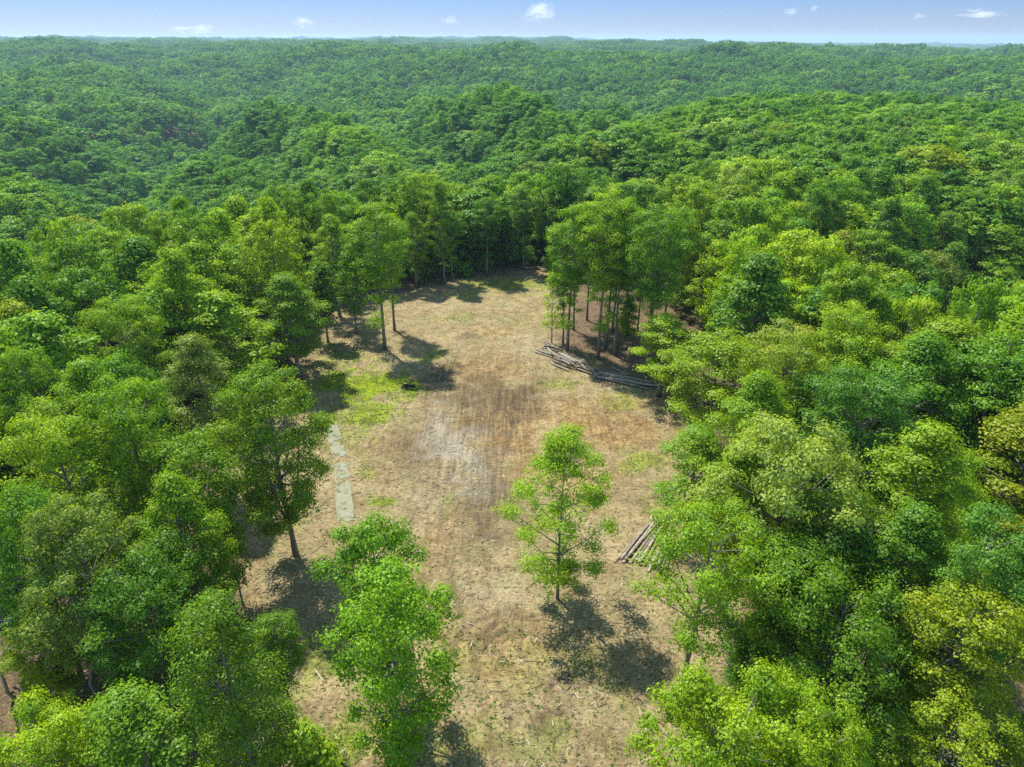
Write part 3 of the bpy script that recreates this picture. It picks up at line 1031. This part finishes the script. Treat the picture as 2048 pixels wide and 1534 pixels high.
def instancer(name, P, idx, rot, sc, tint, coll):
    me = bpy.data.meshes.new(name)
    me.vertices.add(len(P))
    me.vertices.foreach_set("co", np.ascontiguousarray(P, np.float32).ravel())
    for nm, v in (("rot", rot), ("sc", sc), ("tint", tint)):
        a = me.attributes.new(nm, 'FLOAT_VECTOR', 'POINT')
        a.data.foreach_set("vector", np.ascontiguousarray(v, np.float32).ravel())
    a = me.attributes.new("idx", 'INT', 'POINT')
    a.data.foreach_set("value", np.ascontiguousarray(idx, np.int32))
    ng = bpy.data.node_groups.new(name, 'GeometryNodeTree')
    ng.interface.new_socket("Geometry", in_out='INPUT', socket_type='NodeSocketGeometry')
    ng.interface.new_socket("Geometry", in_out='OUTPUT', socket_type='NodeSocketGeometry')
    gi, go = ng.nodes.new("NodeGroupInput"), ng.nodes.new("NodeGroupOutput")
    iop = ng.nodes.new("GeometryNodeInstanceOnPoints")
    ci = ng.nodes.new("GeometryNodeCollectionInfo")
    ci.inputs["Collection"].default_value = coll
    ci.inputs["Separate Children"].default_value = True
    ci.inputs["Reset Children"].default_value = True

    def na(nm, typ):
        k = ng.nodes.new("GeometryNodeInputNamedAttribute")
        k.data_type = typ
        k.inputs["Name"].default_value = nm
        return k.outputs[0]
    L = ng.links.new
    L(gi.outputs[0], iop.inputs["Points"])
    L(ci.outputs[0], iop.inputs["Instance"])
    iop.inputs["Pick Instance"].default_value = True
    L(na("idx", 'INT'), iop.inputs["Instance Index"])
    e2r = ng.nodes.new("FunctionNodeEulerToRotation")
    L(na("rot", 'FLOAT_VECTOR'), e2r.inputs[0])
    L(e2r.outputs[0], iop.inputs["Rotation"])
    L(na("sc", 'FLOAT_VECTOR'), iop.inputs["Scale"])
    L(iop.outputs[0], go.inputs[0])
    o = obj(name, me)
    md = o.modifiers.new("scatter", 'NODES')
    md.node_group = ng
    return o


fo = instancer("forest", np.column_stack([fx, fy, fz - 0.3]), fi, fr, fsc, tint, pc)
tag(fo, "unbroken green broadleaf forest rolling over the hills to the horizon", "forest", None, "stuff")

# --- undergrowth: saplings and bushes on the woodland floor
uc = bpy.data.collections.new("undergrowth_prototypes")
for i in range(4):
    (_, _, _), (LV, LF, lv) = grow(1500 + i, [3.0, 5.5, 2.0, 7.0][i], 0.12, [1.5, 1.7, 1.3, 1.6][i], ['round', 'oval', 'round', 'oval'][i], 9, 0.65, 0.7, 8, 14, 0.36, tuft_r=0.3, sides=4, twigs=False)
    me = new_mesh(f"u{i}", LV, LF, [M_LEAF_F], face_attr={"v": lv})
    uc.objects.link(bpy.data.objects.new(f"u{i}", me))
a, b = np.meshgrid(np.arange(-150, 170, 3.2), np.arange(20, 235, 3.2))
a = (a + rng.uniform(-1.5, 1.5, a.shape)).ravel()
b = (b + rng.uniform(-1.5, 1.5, b.shape)).ravel()
dn = fbm(a / 9, b / 9, 131, 2)
pdx = poly_dist(a, b, CLEAR)
k = (pdx < -2.5) & (np.abs(a) < 0.8 * b + 25) & (poly_dist(a, b, thin) < 0)
k &= rng.uniform(0, 1, len(a)) < np.where((b > 150) | (pdx > -7), 0.8, np.clip((dn - 0.42) * 4, 0.06, 0.8))
k &= poly_dist(a, b, open_l) < -0.5
a, b = a[k], b[k]
n = len(a)
ut = np.array([TINT["mid green"]]) * rng.uniform(0.6, 1.3, (n, 1)) * (1 + rng.normal(0, 0.08, (n, 3)))
us = rng.uniform(0.6, 1.25, n) * np.where(b > 150, 1.3, 1)
ui = np.where(b > 150, rng.choice([0, 1, 3, 3], n), rng.choice([0, 0, 2, 1], n))
uo = instancer("undergrowth", np.column_stack([a, b, ground_z(a, b) - 0.1]), ui, np.column_stack([np.zeros(n), np.zeros(n), rng.uniform(0, 6.28, n)]),
               np.column_stack([us, us, us]), ut, uc)
tag(uo, "low saplings and bushes covering the floor of the woods", "undergrowth", None, "stuff")

# ------------------------------------------------------------------ logs
def log_bark(name, dark, light):
    m, nt, out = mat(name)
    tc = nt.nodes.new("ShaderNodeTexCoord")
    mp = node(nt, "ShaderNodeMapping")
    mp.inputs["Scale"].default_value = (0.6, 5, 5)
    nt.links.new(tc.outputs["Object"], mp.inputs[0])
    n1 = noise(nt, mp.outputs[0], 2.0, 5, 0.65)
    n2 = noise(nt, tc.outputs["Object"], 0.9, 3)
    c = mixc(nt, ramp(nt, n1, 0.3, 0.7), dark, light)
    c = mixc(nt, ramp(nt, n2, 0.52, 0.62), c, (0.30, 0.265, 0.205))
    principled(nt, out, c, 0.95, n1, 0.7, 0.03, 0.1)
    return m


M_LOGS = [log_bark("log_bark_grey", (0.10, 0.085, 0.07), (0.30, 0.26, 0.21)), log_bark("log_bark_brown", (0.12, 0.085, 0.06), (0.33, 0.25, 0.18)),
          log_bark("log_bark_pale", (0.2, 0.17, 0.13), (0.42, 0.36, 0.28))]
m_cut, nt, out = mat("cut_wood")
tc = nt.nodes.new("ShaderNodeTexCoord")
nn = noise(nt, tc.outputs["Object"], 6, 3)
principled(nt, out, mixc(nt, nn, (0.36, 0.2, 0.1), (0.55, 0.38, 0.22)), 0.9)
m_char, nt, out = mat("charred_wood")
tc = nt.nodes.new("ShaderNodeTexCoord")
nn = noise(nt, tc.outputs["Object"], 4, 4)
principled(nt, out, mixc(nt, nn, (0.012, 0.011, 0.01), (0.045, 0.04, 0.035)), 0.85, nn, 0.8, 0.05)


def make_log(name, A, B, r, bark, label, cat, group, seed, cut=m_cut):
    """a log from A to B (world), its own x axis along its length"""
    rr = np.random.default_rng(seed)
    A, B = np.array(A), np.array(B)
    L = np.linalg.norm(B - A)
    n = 8
    xs = np.linspace(-L / 2, L / 2, n)
    P = np.column_stack([xs, np.cumsum(rr.normal(0, 0.03, n)) * 0.7, np.cumsum(rr.normal(0, 0.02, n)) * 0.5])
    rad = r * np.linspace(1.12, 0.82, n) * (1 + rr.normal(0, 0.05, n))
    V, q, t = tube(P, rad, 10, False)
    V = V + rr.normal(0, r * 0.03, V.shape)
    o = obj(name, new_mesh(name, V, [q], [bark], smooth=True))
    tag(o, label, cat, group)
    o.location = (A + B) / 2
    o.rotation_euler = Vector(B - A).to_track_quat('X', 'Z').to_euler()
    for e in (0, n - 1):
        ring_ = V[e * 10:(e + 1) * 10]
        c = ring_.mean(0)
        k = -1 if e == 0 else 1
        R1 = c + (ring_ - c) * 0.985
        R1[:, 0] += 0.004 * k
        R2 = R1.copy()
        R2[:, 0] -= 0.06 * k
        VV = np.concatenate([R1, R2, c[None] + [[0.01 * k, 0, 0]]])
        j = np.arange(10)
        qq = np.stack([j, (j + 1) % 10, 10 + (j + 1) % 10, 10 + j], -1)
        tt = np.stack([np.full(10, 20), j, (j + 1) % 10], -1)
        obj("cut_end", new_mesh("cut_end", VV, [qq, tt], [cut]), parent=o)
    return o


ORD = ["first", "second", "third", "fourth", "fifth", "sixth", "seventh", "eighth", "ninth", "tenth", "eleventh", "twelfth", "thirteenth", "fourteenth", "fifteenth", "sixteenth",
       "seventeenth", "eighteenth", "nineteenth", "twentieth"]
# traced on a 6.02 times enlargement of the heap beside the thinned wood: end, end, radius, height of its layer
heap = [(185, 325, 385, 390, .13, .0, 2), (240, 300, 380, 360, .12, .3, 2), (255, 290, 480, 400, .14, .35, 0), (300, 210, 500, 300, .15, .5, 0), (290, 235, 430, 300, .14, .2, 1),
        (270, 270, 440, 310, .13, .3, 0), (330, 280, 470, 390, .14, .75, 2), (340, 300, 600, 480, .15, .7, 2), (390, 430, 600, 500, .13, .2, 0), (400, 410, 640, 490, .14, .35, 1),
        (370, 455, 580, 550, .14, .0, 2), (410, 400, 690, 500, .15, .5, 0), (430, 350, 700, 470, .16, .8, 0), (470, 330, 670, 450, .15, 1.0, 2), (500, 340, 740, 465, .17, .95, 2),
        (530, 340, 760, 440, .14, .8, 0), (580, 325, 800, 445, .16, .6, 1), (610, 370, 820, 480, .15, .45, 2), (480, 390, 660, 470, .15, .9, 0), (560, 380, 790, 490, .14, .55, 0),
        (680, 525, 930, 610, .17, .05, 1), (690, 490, 880, 550, .14, .25, 2), (730, 490, 940, 590, .13, .3, 0), (800, 500, 890, 530, .13, .45, 2), (830, 550, 1000, 600, .14, .25, 1),
        (890, 622, 1590, 772, .18, .02, 0), (965, 580, 1530, 665, .17, .45, 2), (900, 540, 1300, 600, .15, .15, 0), (1000, 592, 1460, 690, .16, .4, 0), (1070, 630, 1590, 740, .17, .3, 2),
        (1110, 515, 1300, 600, .09, .2, 2), (1000, 612, 1440, 720, .16, .12, 1), (1160, 650, 1600, 722, .15, .2, 0), (1300, 650, 1720, 745, .16, .1, 0), (1450, 690, 1725, 752, .15, .35, 2),
        (890, 535, 1080, 560, .14, .3, 0), (950, 560, 1250, 640, .15, .3, 2), (310, 225, 540, 310, .14, .7, 2), (200, 310, 400, 370, .13, .15, 0), (1250, 620, 1560, 690, .14, .5, 2)]
SHADE = ["grey-barked", "brown-barked", "pale weathered"]
order_h = sorted(range(len(heap)), key=lambda i: heap[i][0])
rank = {i: k for k, i in enumerate(order_h)}
for i, (a, b, c, d, r, lz, mi) in enumerate(heap):
    z = lz * 0.9 + r
    x0, y0 = unproject(1040 + a / 6.024, 650 + b / 6.024, z)
    x1, y1 = unproject(1040 + c / 6.024, 650 + d / 6.024, z)
    g0 = max(gz(x0, y0), gz(x1, y1))
    k = rank[i]
    if k < 14:
        lab = f"{SHADE[mi]} log in the log heap's clearing end, {ORD[k]} by where its tip starts"
    elif k < 26:
        lab = f"{SHADE[mi]} log in the log heap's high middle, {ORD[k - 14]} by where its tip starts"
    else:
        lab = f"{SHADE[mi]} log in the log heap's long low tail, {ORD[k - 26]} by where its tip starts"
    tilt = rng.normal(0, 0.1)
    make_log("log", (x0, y0, z + g0 + max(-lz * .5, tilt)), (x1, y1, z + g0 - min(tilt, lz * .5)), r, M_LOGS[mi], lab, "log", "logs heaped beside the thinned wood", 2000 + i)
# the small stack under the overhanging tree, 10.2 times enlarged
stack = [(295, 1180, 970, 375, .16, .0, 1), (420, 1110, 1010, 415, .15, .0, 0), (470, 1185, 1100, 380, .16, .02, 2), (520, 1110, 1190, 310, .15, .3, 0), (610, 1205, 1235, 320, .17, .0, 1),
         (740, 1140, 1130, 560, .14, .25, 0), (800, 1180, 1410, 225, .16, .3, 2), (890, 1240, 1405, 305, .17, .02, 1), (980, 1370, 1390, 560, .16, .0, 2), (1060, 1250, 1440, 480, .15, .3, 0),
         (1180, 1235, 1490, 370, .17, .3, 2), (1250, 1330, 1500, 600, .15, .0, 0), (1340, 1300, 1560, 700, .15, .0, 1)]
for i, (a, b, c, d, r, lz, mi) in enumerate(stack):
    r *= 1.02
    z = lz + r
    x0, y0 = unproject(1200 + a / 10.22, 1010 + b / 10.22, z)
    x1, y1 = unproject(1200 + c / 10.22, 1010 + d / 10.22, z)
    g0 = max(gz(x0, y0), gz(x1, y1))
    lab = f"{SHADE[mi]} log in the neat small stack, {ORD[i]} counting from the open clearing side"
    make_log("log", (x0, y0, z + g0), (x1, y1, z + g0), r, M_LOGS[mi], lab, "log", "logs in the small stack under the overhanging tree", 2100 + i)

# charred log and branch in the middle of the clearing
def at(px, py, z=0.0):
    x, y = unproject(px, py, z)
    return (x, y, gz(x, y) + z)


make_log("charred_log", at(808, 771, .2), at(831, 771, .2), .24, m_char, "short black charred log with pale broken end beside the bright grass patch", "log", None, 2200)
make_log("charred_branch", at(811, 777, .1), at(829, 780, .1), .1, m_char, "thin black burnt branch lying just in front of the charred log", "branch", None, 2201, m_char)
make_log("broken_log", at(802, 774, .12), at(809, 769, .12), .12, M_LOGS[2], "short pale split piece of wood at the charred log's end", "log", None, 2202)


def crooked(name, px, py, L, az, r, m, label, cat="branch", seed=0, forks=3):
    rr = np.random.default_rng(seed)
    bag = Bag()
    n = 7
    P = np.column_stack([np.linspace(0, L, n), np.cumsum(rr.normal(0, 0.12, n)), 0.1 + np.abs(np.cumsum(rr.normal(0, 0.05, n)))])
    bag.add(*tube(P, np.linspace(r, r * 0.3, n), 6))
    for k in range(forks):
        i = rr.integers(1, n - 1)
        ln = L * rr.uniform(0.25, 0.5)
        d = np.array([0.7, rr.choice([-1, 1]) * rr.uniform(.4, .9), rr.uniform(0, .35)])
        Q = P[i] + np.linspace(0, 1, 4)[:, None] * d * ln + np.vstack([np.zeros(3), rr.normal(0, 0.06, (3, 3))])
        bag.add(*tube(Q, np.linspace(r * 0.6, r * 0.15, 4), 5))
    V, q, t = bag.arrays()
    o = obj(name, new_mesh(name, V, [q, t], [m], smooth=True), loc=at(px, py))
    o.rotation_euler = (0, 0, az)
    tag(o, label, cat)
    return o


for i, (px, py, L, az, r, label) in enumerate([
    (535, 1180, 3.2, 1.9, .06, "pale forked dead branch on the bare ground beside the forked tree"),
    (700, 1245, 2.4, .4, .05, "short pale branch lying under the near-end trees"),
    (735, 1396, 1.6, .1, .07, "stub of pale broken branch poking out under the bright near-end tree"),
    (960, 1085, 2.0, .8, .04, "thin dark stick on the streaked soil in front of the lone tree"),
    (850, 1110, 2.2, 2.6, .04, "thin grey stick at the end of the machine streaks"),
    (430, 1500, 3.4, 1.2, .06, "bent grey branch on leaf litter at the bottom edge"),
    (1100, 1330, 1.5, .5, .03, "small stick on the ground beside the dark brush heap"),
    (1125, 1390, 1.8, 2.2, .035, "pale stick lying just below the dark brush heap"),
]):
    crooked("fallen_branch", px, py, L, az, r, M_DEAD, label, seed=2300 + i)

# dead trees with bare pale limbs among the woods
def dead_tree(px, py, H, label, seed):
    rr = np.random.default_rng(seed)
    x, y = unproject(px, py)
    e = bpy.data.objects.new("dead_tree", None)
    C.objects.link(e)
    e.location = (x, y, gz(x, y))
    tag(e, label, "tree")
    bag, n = Bag(), 9
    P = np.column_stack([np.cumsum(rr.normal(0, .22, n)), np.cumsum(rr.normal(0, .22, n)), np.linspace(-.3, H, n)])
    bag.add(*tube(P, np.linspace(.16, .03, n), 7))
    obj("trunk", new_mesh("trunk", *(lambda a: (a[0], [a[1], a[2]]))(bag.arrays()), [M_DEAD], smooth=True), parent=e)
    for k in range(9):
        bag = Bag()
        i = rr.integers(3, n - 1)
        az, ln = rr.uniform(0, 6.28), rr.uniform(1.5, 3.6)
        d = np.array([math.cos(az), math.sin(az), rr.uniform(.1, .8)])
        Q = P[i] + np.linspace(0, 1, 6)[:, None] * d * ln + np.cumsum(np.vstack([np.zeros(3), rr.normal(0, .12, (5, 3))]), 0)
        bag.add(*tube(Q, np.linspace(.085, .025, 6), 5))
        for q in range(3):
            j = rr.integers(2, 5)
            d2 = d + rr.normal(0, .6, 3)
            bag.add(*tube(Q[j] + np.linspace(0, 1, 4)[:, None] * d2 * rr.uniform(.5, 1.1), np.linspace(.045, .02, 4), 4))
        obj("branch", new_mesh("branch", *(lambda a: (a[0], [a[1], a[2]]))(bag.arrays()), [M_DEAD], smooth=True), parent=e)


dead_tree(190, 1420, 12, "bare pale dead tree standing dark-backed behind the light green sprays", 2401)
dead_tree(30, 1400, 11, "bare white dead tree at the picture's left edge above the yellow-green bush", 2402)

# ------------------------------------------------------------------ pale seed mats along the clearing's side
m_matt, nt, out = mat("straw_mat")
tc = nt.nodes.new("ShaderNodeTexCoord")
n1 = noise(nt, tc.outputs["Object"], 1.1, 4, 0.6)
n2 = noise(nt, tc.outputs["Object"], 9, 4, 0.7)
c = mixc(nt, ramp(nt, n2, 0.35, 0.65), (0.175, 0.172, 0.115), (0.285, 0.275, 0.2))
c = mixc(nt, ramp(nt, n1, 0.46, 0.68), c, (0.14, 0.165, 0.06))
principled(nt, out, c, 0.9, n2, 0.6, 0.04)


def straw_mat(c4, label, seed):
    A, B, Cc, D = [np.array(unproject(*p)) for p in c4]      # far-left, far-right, near-right, near-left
    nu, nv = 44, 220
    u, v = np.meshgrid(np.linspace(0, 1, nu), np.linspace(0, 1, nv))
    P = (A * (1 - u[..., None]) + B * u[..., None]) * (1 - v[..., None]) + (D * (1 - u[..., None]) + Cc * u[..., None]) * v[..., None]
    z = ground_z(P[..., 0], P[..., 1]) + (fbm(P[..., 0] / 2.3, P[..., 1] / 2.3, 71, 3) - 0.5) * 0.22 + (fbm(P[..., 0] / 9, P[..., 1] / 9, 75, 2) - 0.5) * 0.5 + 0.05
    i = (np.arange(nv - 1)[:, None] * nu + np.arange(nu - 1)[None, :]).ravel()
    F = np.stack([i, i + nu, i + nu + 1, i + 1], -1)
    cu, cv = (u[:-1, :-1] + .5 / nu).ravel(), (v[:-1, :-1] + .5 / nv).ravel()
    cxx, cyy_ = P[:-1, :-1, 0].ravel(), P[:-1, :-1, 1].ravel()
    edge = np.minimum(np.minimum(cu, 1 - cu) * 3.4, np.minimum(cv, 1 - cv) * 12)
    keepf = (edge + (fbm(cxx * 2.2, cyy_ * 2.2, seed, 3) - 0.5) * 0.5) > 0.07
    keepf &= fbm(cxx / 0.9, cyy_ / 0.9, seed + 5, 3) < 0.66
    me = new_mesh("straw_mat", np.concatenate([np.column_stack([P[..., 0].ravel(), P[..., 1].ravel(), z.ravel()])]), F[keepf], [m_matt], smooth=True)
    o = obj("straw_mat", me)
    o.modifiers.new("thick", 'SOLIDIFY').thickness = 0.02
    tag(o, label, "mat", "pale seed mats along the clearing's side")


straw_mat([(648, 851), (675.5, 847), (694, 913), (665, 921)], "pale straw mat strip on the ground, the shorter one ending at a grass tongue", 301)
straw_mat([(667, 929), (697, 921), (710, 1042), (673, 1048)], "pale straw mat strip on the ground, the longer whiter one nearer the twin-stemmed tree", 302)

# ------------------------------------------------------------------ brush heap, weeds and twigs
rr = np.random.default_rng(9)
bag = Bag()
for k in range(70):
    p = np.array([*rr.normal(0, .55, 2), 0])
    az, ln, el = rr.uniform(0, 6.28), rr.uniform(.4, 1.2), rr.uniform(-.15, .5)
    d = np.array([math.cos(az), math.sin(az), el])
    zz0 = max(0.05, 0.45 - 0.4 * np.hypot(*p[:2])) * rr.uniform(.2, 1)
    p[2] = zz0
    bag.add(*tube(np.array([p, p + d * ln * .5 + rr.normal(0, .05, 3), p + d * ln]), [.035, .03, .015], 4))
V, q, t = bag.arrays()
o = obj("brush", new_mesh("brush", V, [q, t], [m_char, M_DEAD], fmat=(rr.uniform(0, 1, len(q) + len(t)) < .18).astype(int)), loc=at(1132, 1362))
tag(o, "small heap of dark burnt sticks below the lone tree's shadow", "brush", None, "stuff")

m_weed, nt, out = mat("weed_leaf")
v = attr(nt, "v")
c = mixc(nt, v, (0.035, 0.07, 0.014), (0.13, 0.19, 0.03))
principled(nt, out, c, 0.8)
m_twig, nt, out = mat("twig")
v = attr(nt, "v")
c = mixc(nt, v, (0.11, 0.08, 0.05), (0.52, 0.44, 0.31))
principled(nt, out, c, 0.95)


def ground_h(x, y):
    return ground_z(x, y) + (fbm(x / 2.3, y / 2.3, 71, 3) - 0.5) * 0.22 + (fbm(x / 9, y / 9, 75, 2) - 0.5) * 0.5


# weeds: little rosettes, thick near the camera and on the greener patches
n = 170000
x, y = rr.uniform(-48, 48, n), 26 + 140 * rr.uniform(0, 1, n) ** 1.6
cl = poly_dist(x, y, CLEAR)
ix = np.clip(np.searchsorted(gx, x), 0, nx - 1)
iy = np.clip(np.searchsorted(gy, y), 0, ny - 1)
pr = 0.05 + 0.75 * a_grass[iy, ix] ** 1.2
pr = np.where(y < 48, pr + 0.16, pr) * (0.35 + 1.3 * fbm(x / 3, y / 3, 77, 2) ** 2)
k = (rr.uniform(0, 1, n) < pr) & (cl > -14)
x, y = x[k], y[k]
n = len(x)
z = ground_h(x, y)
nl = 6
idx = np.repeat(np.arange(n), nl)
az = rr.uniform(0, 6.28, n * nl)
ln = np.repeat(rr.uniform(.06, .18, n), nl) * rr.uniform(.6, 1.2, n * nl)
up = rr.uniform(.15, .9, n * nl)
d = np.column_stack([np.cos(az), np.sin(az), up]) * ln[:, None]
w = np.column_stack([-np.sin(az), np.cos(az), 0 * az]) * (ln * .3)[:, None]
c0 = np.column_stack([x, y, z])[idx]
V = np.stack([c0, c0 + d * .55 + w, c0 + d, c0 + d * .55 - w], 1).reshape(-1, 3)
me = new_mesh("weeds", V, np.arange(4 * n * nl).reshape(-1, 4), [m_weed], face_attr={"v": np.clip(np.repeat(rr.uniform(0, 1, n), nl) * .8 + rr.uniform(0, .2, n * nl), 0, 1)})
obj("weeds", me, label="low weeds and grass tufts scattered over the bare ground", cat="weeds", kind="stuff")
# straw, chips and twigs
n = 46000
x, y = rr.uniform(-46, 46, n), 26 + 135 * rr.uniform(0, 1, n) ** 1.7
cl = poly_dist(x, y, CLEAR)
k = (cl > -10) & (rr.uniform(0, 1, n) < 0.2 + 0.8 * fbm(x / 2.5, y / 2.5, 79, 2) ** 1.5)
x, y = x[k], y[k]
n = len(x)
z = ground_h(x, y) + 0.02
az = rr.uniform(0, 6.28, n)
ln = rr.uniform(.08, .34, n) * np.where(rr.uniform(0, 1, n) < .06, 3, 1)
wd = np.where(rr.uniform(0, 1, n) < .12, .05, .017)
d = np.column_stack([np.cos(az), np.sin(az), rr.uniform(-.05, .15, n)]) * ln[:, None]
w = np.column_stack([-np.sin(az), np.cos(az), 0 * az]) * wd[:, None]
h = np.array([0, 0, 0.035])
c0 = np.column_stack([x, y, z])
V = np.stack([c0 - d - w, c0 + d - w, c0 + d + w, c0 - d + w, c0 - d * .9 + h, c0 + d * .9 + h], 1).reshape(-1, 3)
b = (np.arange(n) * 6)[:, None]
F = np.concatenate([b + np.array([[0, 1, 5, 4]]), b + np.array([[2, 3, 4, 5]])])
vv = rr.uniform(0, 1, n)
me = new_mesh("twig_litter", V, F, [m_twig], face_attr={"v": np.concatenate([vv, vv])})
obj("twig_litter", me, label="dry straw, chips and twigs littering the cleared ground", cat="litter", kind="stuff")

# ------------------------------------------------------------------ clouds far beyond the hills
def cloud(px, py, w, h, dens, label, seed):
    D = 26000.0
    a = math.radians(PITCH) + math.atan((py - 767) / FPX)
    z = CAM_H - D * math.tan(a)
    depth = D * math.cos(math.radians(PITCH)) + (CAM_H - z) * math.sin(math.radians(PITCH))
    x = (px - 1024) / FPX * depth
    W_, H_ = w / FPX * depth / 2, h / FPX * depth / 2
    m, nt, out = mat("cloud_vapour")
    tc = nt.nodes.new("ShaderNodeTexCoord")
    g = tc.outputs["Object"]
    ln = node(nt, "ShaderNodeVectorMath", operation='LENGTH')
    nt.links.new(g, ln.inputs[0])
    off = node(nt, "ShaderNodeVectorMath", operation='ADD')
    nt.links.new(g, off.inputs[0])
    off.inputs[1].default_value = (seed * 3.7, seed * 1.3, 0)
    n1 = noise(nt, off.outputs[0], 1.7, 5, 0.6)
    f = maths(nt, 'ADD', maths(nt, 'SUBTRACT', 0.62, ln.outputs["Value"]), maths(nt, 'MULTIPLY', maths(nt, 'SUBTRACT', n1, 0.5), 2.4))
    f = ramp(nt, f, 0.0, 0.7)
    dd = maths(nt, 'MULTIPLY', f, dens / (2 * H_))
    p = node(nt, "ShaderNodeVolumePrincipled")
    p.inputs["Color"].default_value = (0.97, 0.96, 0.97, 1)
    p.inputs["Anisotropy"].default_value = 0.3
    nt.links.new(dd, p.inputs["Density"])
    nt.links.new(p.outputs[0], out.inputs["Volume"])
    me = bpy.data.meshes.new("cloud")
    import bmesh
    bm = bmesh.new()
    bmesh.ops.create_icosphere(bm, subdivisions=3, radius=1.0)
    for vtx in bm.verts:
        k = 1 + 0.12 * math.sin(5 * vtx.co.x + seed) * math.cos(4 * vtx.co.y)
        vtx.co *= k
    bm.to_mesh(me)
    bm.free()
    me.materials.append(m)
    o = obj("cloud", me, loc=(x, D, z))
    o.scale = (W_, W_ * 0.8, H_)
    tag(o, label, "cloud", "small clouds low over the horizon")


for i, a in enumerate([
    (1080, 26, 84, 50, 1.9, "largest white puffy cloud near the middle of the sky"),
    (390, 58, 110, 26, 0.8, "faint pinkish flat cloud over the left horizon, the longer one"),
    (604, 45, 60, 26, 0.9, "small pale pinkish cloud between the long flat cloud and the largest one"),
    (900, 41, 48, 22, 0.9, "small pale cloud just left of the largest cloud"),
    (1582, 23, 44, 20, 0.9, "small faint cloud high up, right of the middle"),
    (1838, 35, 40, 18, 0.9, "tiny faint cloud left of the long white streak"),
    (1962, 28, 105, 20, 1.2, "long narrow white cloud streak at the right"),
    (1628, 16, 30, 16, 0.7, "tiny faintest cloud at the very top of the sky"),
]):
    cloud(a[0], a[1], a[2] * 1.2, a[3] * 1.25, a[4], a[5], seed=i + 1)

# ------------------------------------------------------------------ haze over the hills
m_haze, nt, out = mat("haze_air")
p = node(nt, "ShaderNodeVolumePrincipled")
p.inputs["Color"].default_value = (0.52, 0.74, 1.0, 1)
p.inputs["Density"].default_value = 0.000085
p.inputs["Anisotropy"].default_value = 0.2
nt.links.new(p.outputs[0], out.inputs["Volume"])
zlo = float(Z.min()) - 1.0
zhi = max(float(np.max(fz)) + 30, CAM_H + 12)
x0, x1, y0, y1 = float(gx[0]) - 5, float(gx[-1]) + 5, float(gy[0]) - 5, float(gy[-1]) + 5
V = np.array([(x0, y0, zlo), (x1, y0, zlo), (x1, y1, zlo), (x0, y1, zlo), (x0, y0, zhi), (x1, y0, zhi), (x1, y1, zhi), (x0, y1, zhi)])
F = np.array([(0, 3, 2, 1), (4, 5, 6, 7), (0, 1, 5, 4), (1, 2, 6, 5), (2, 3, 7, 6), (3, 0, 4, 7)])
obj("haze", new_mesh("haze", V, F, [m_haze]), kind="stuff", label="thin pale haze lying over the distant hills", cat="haze")
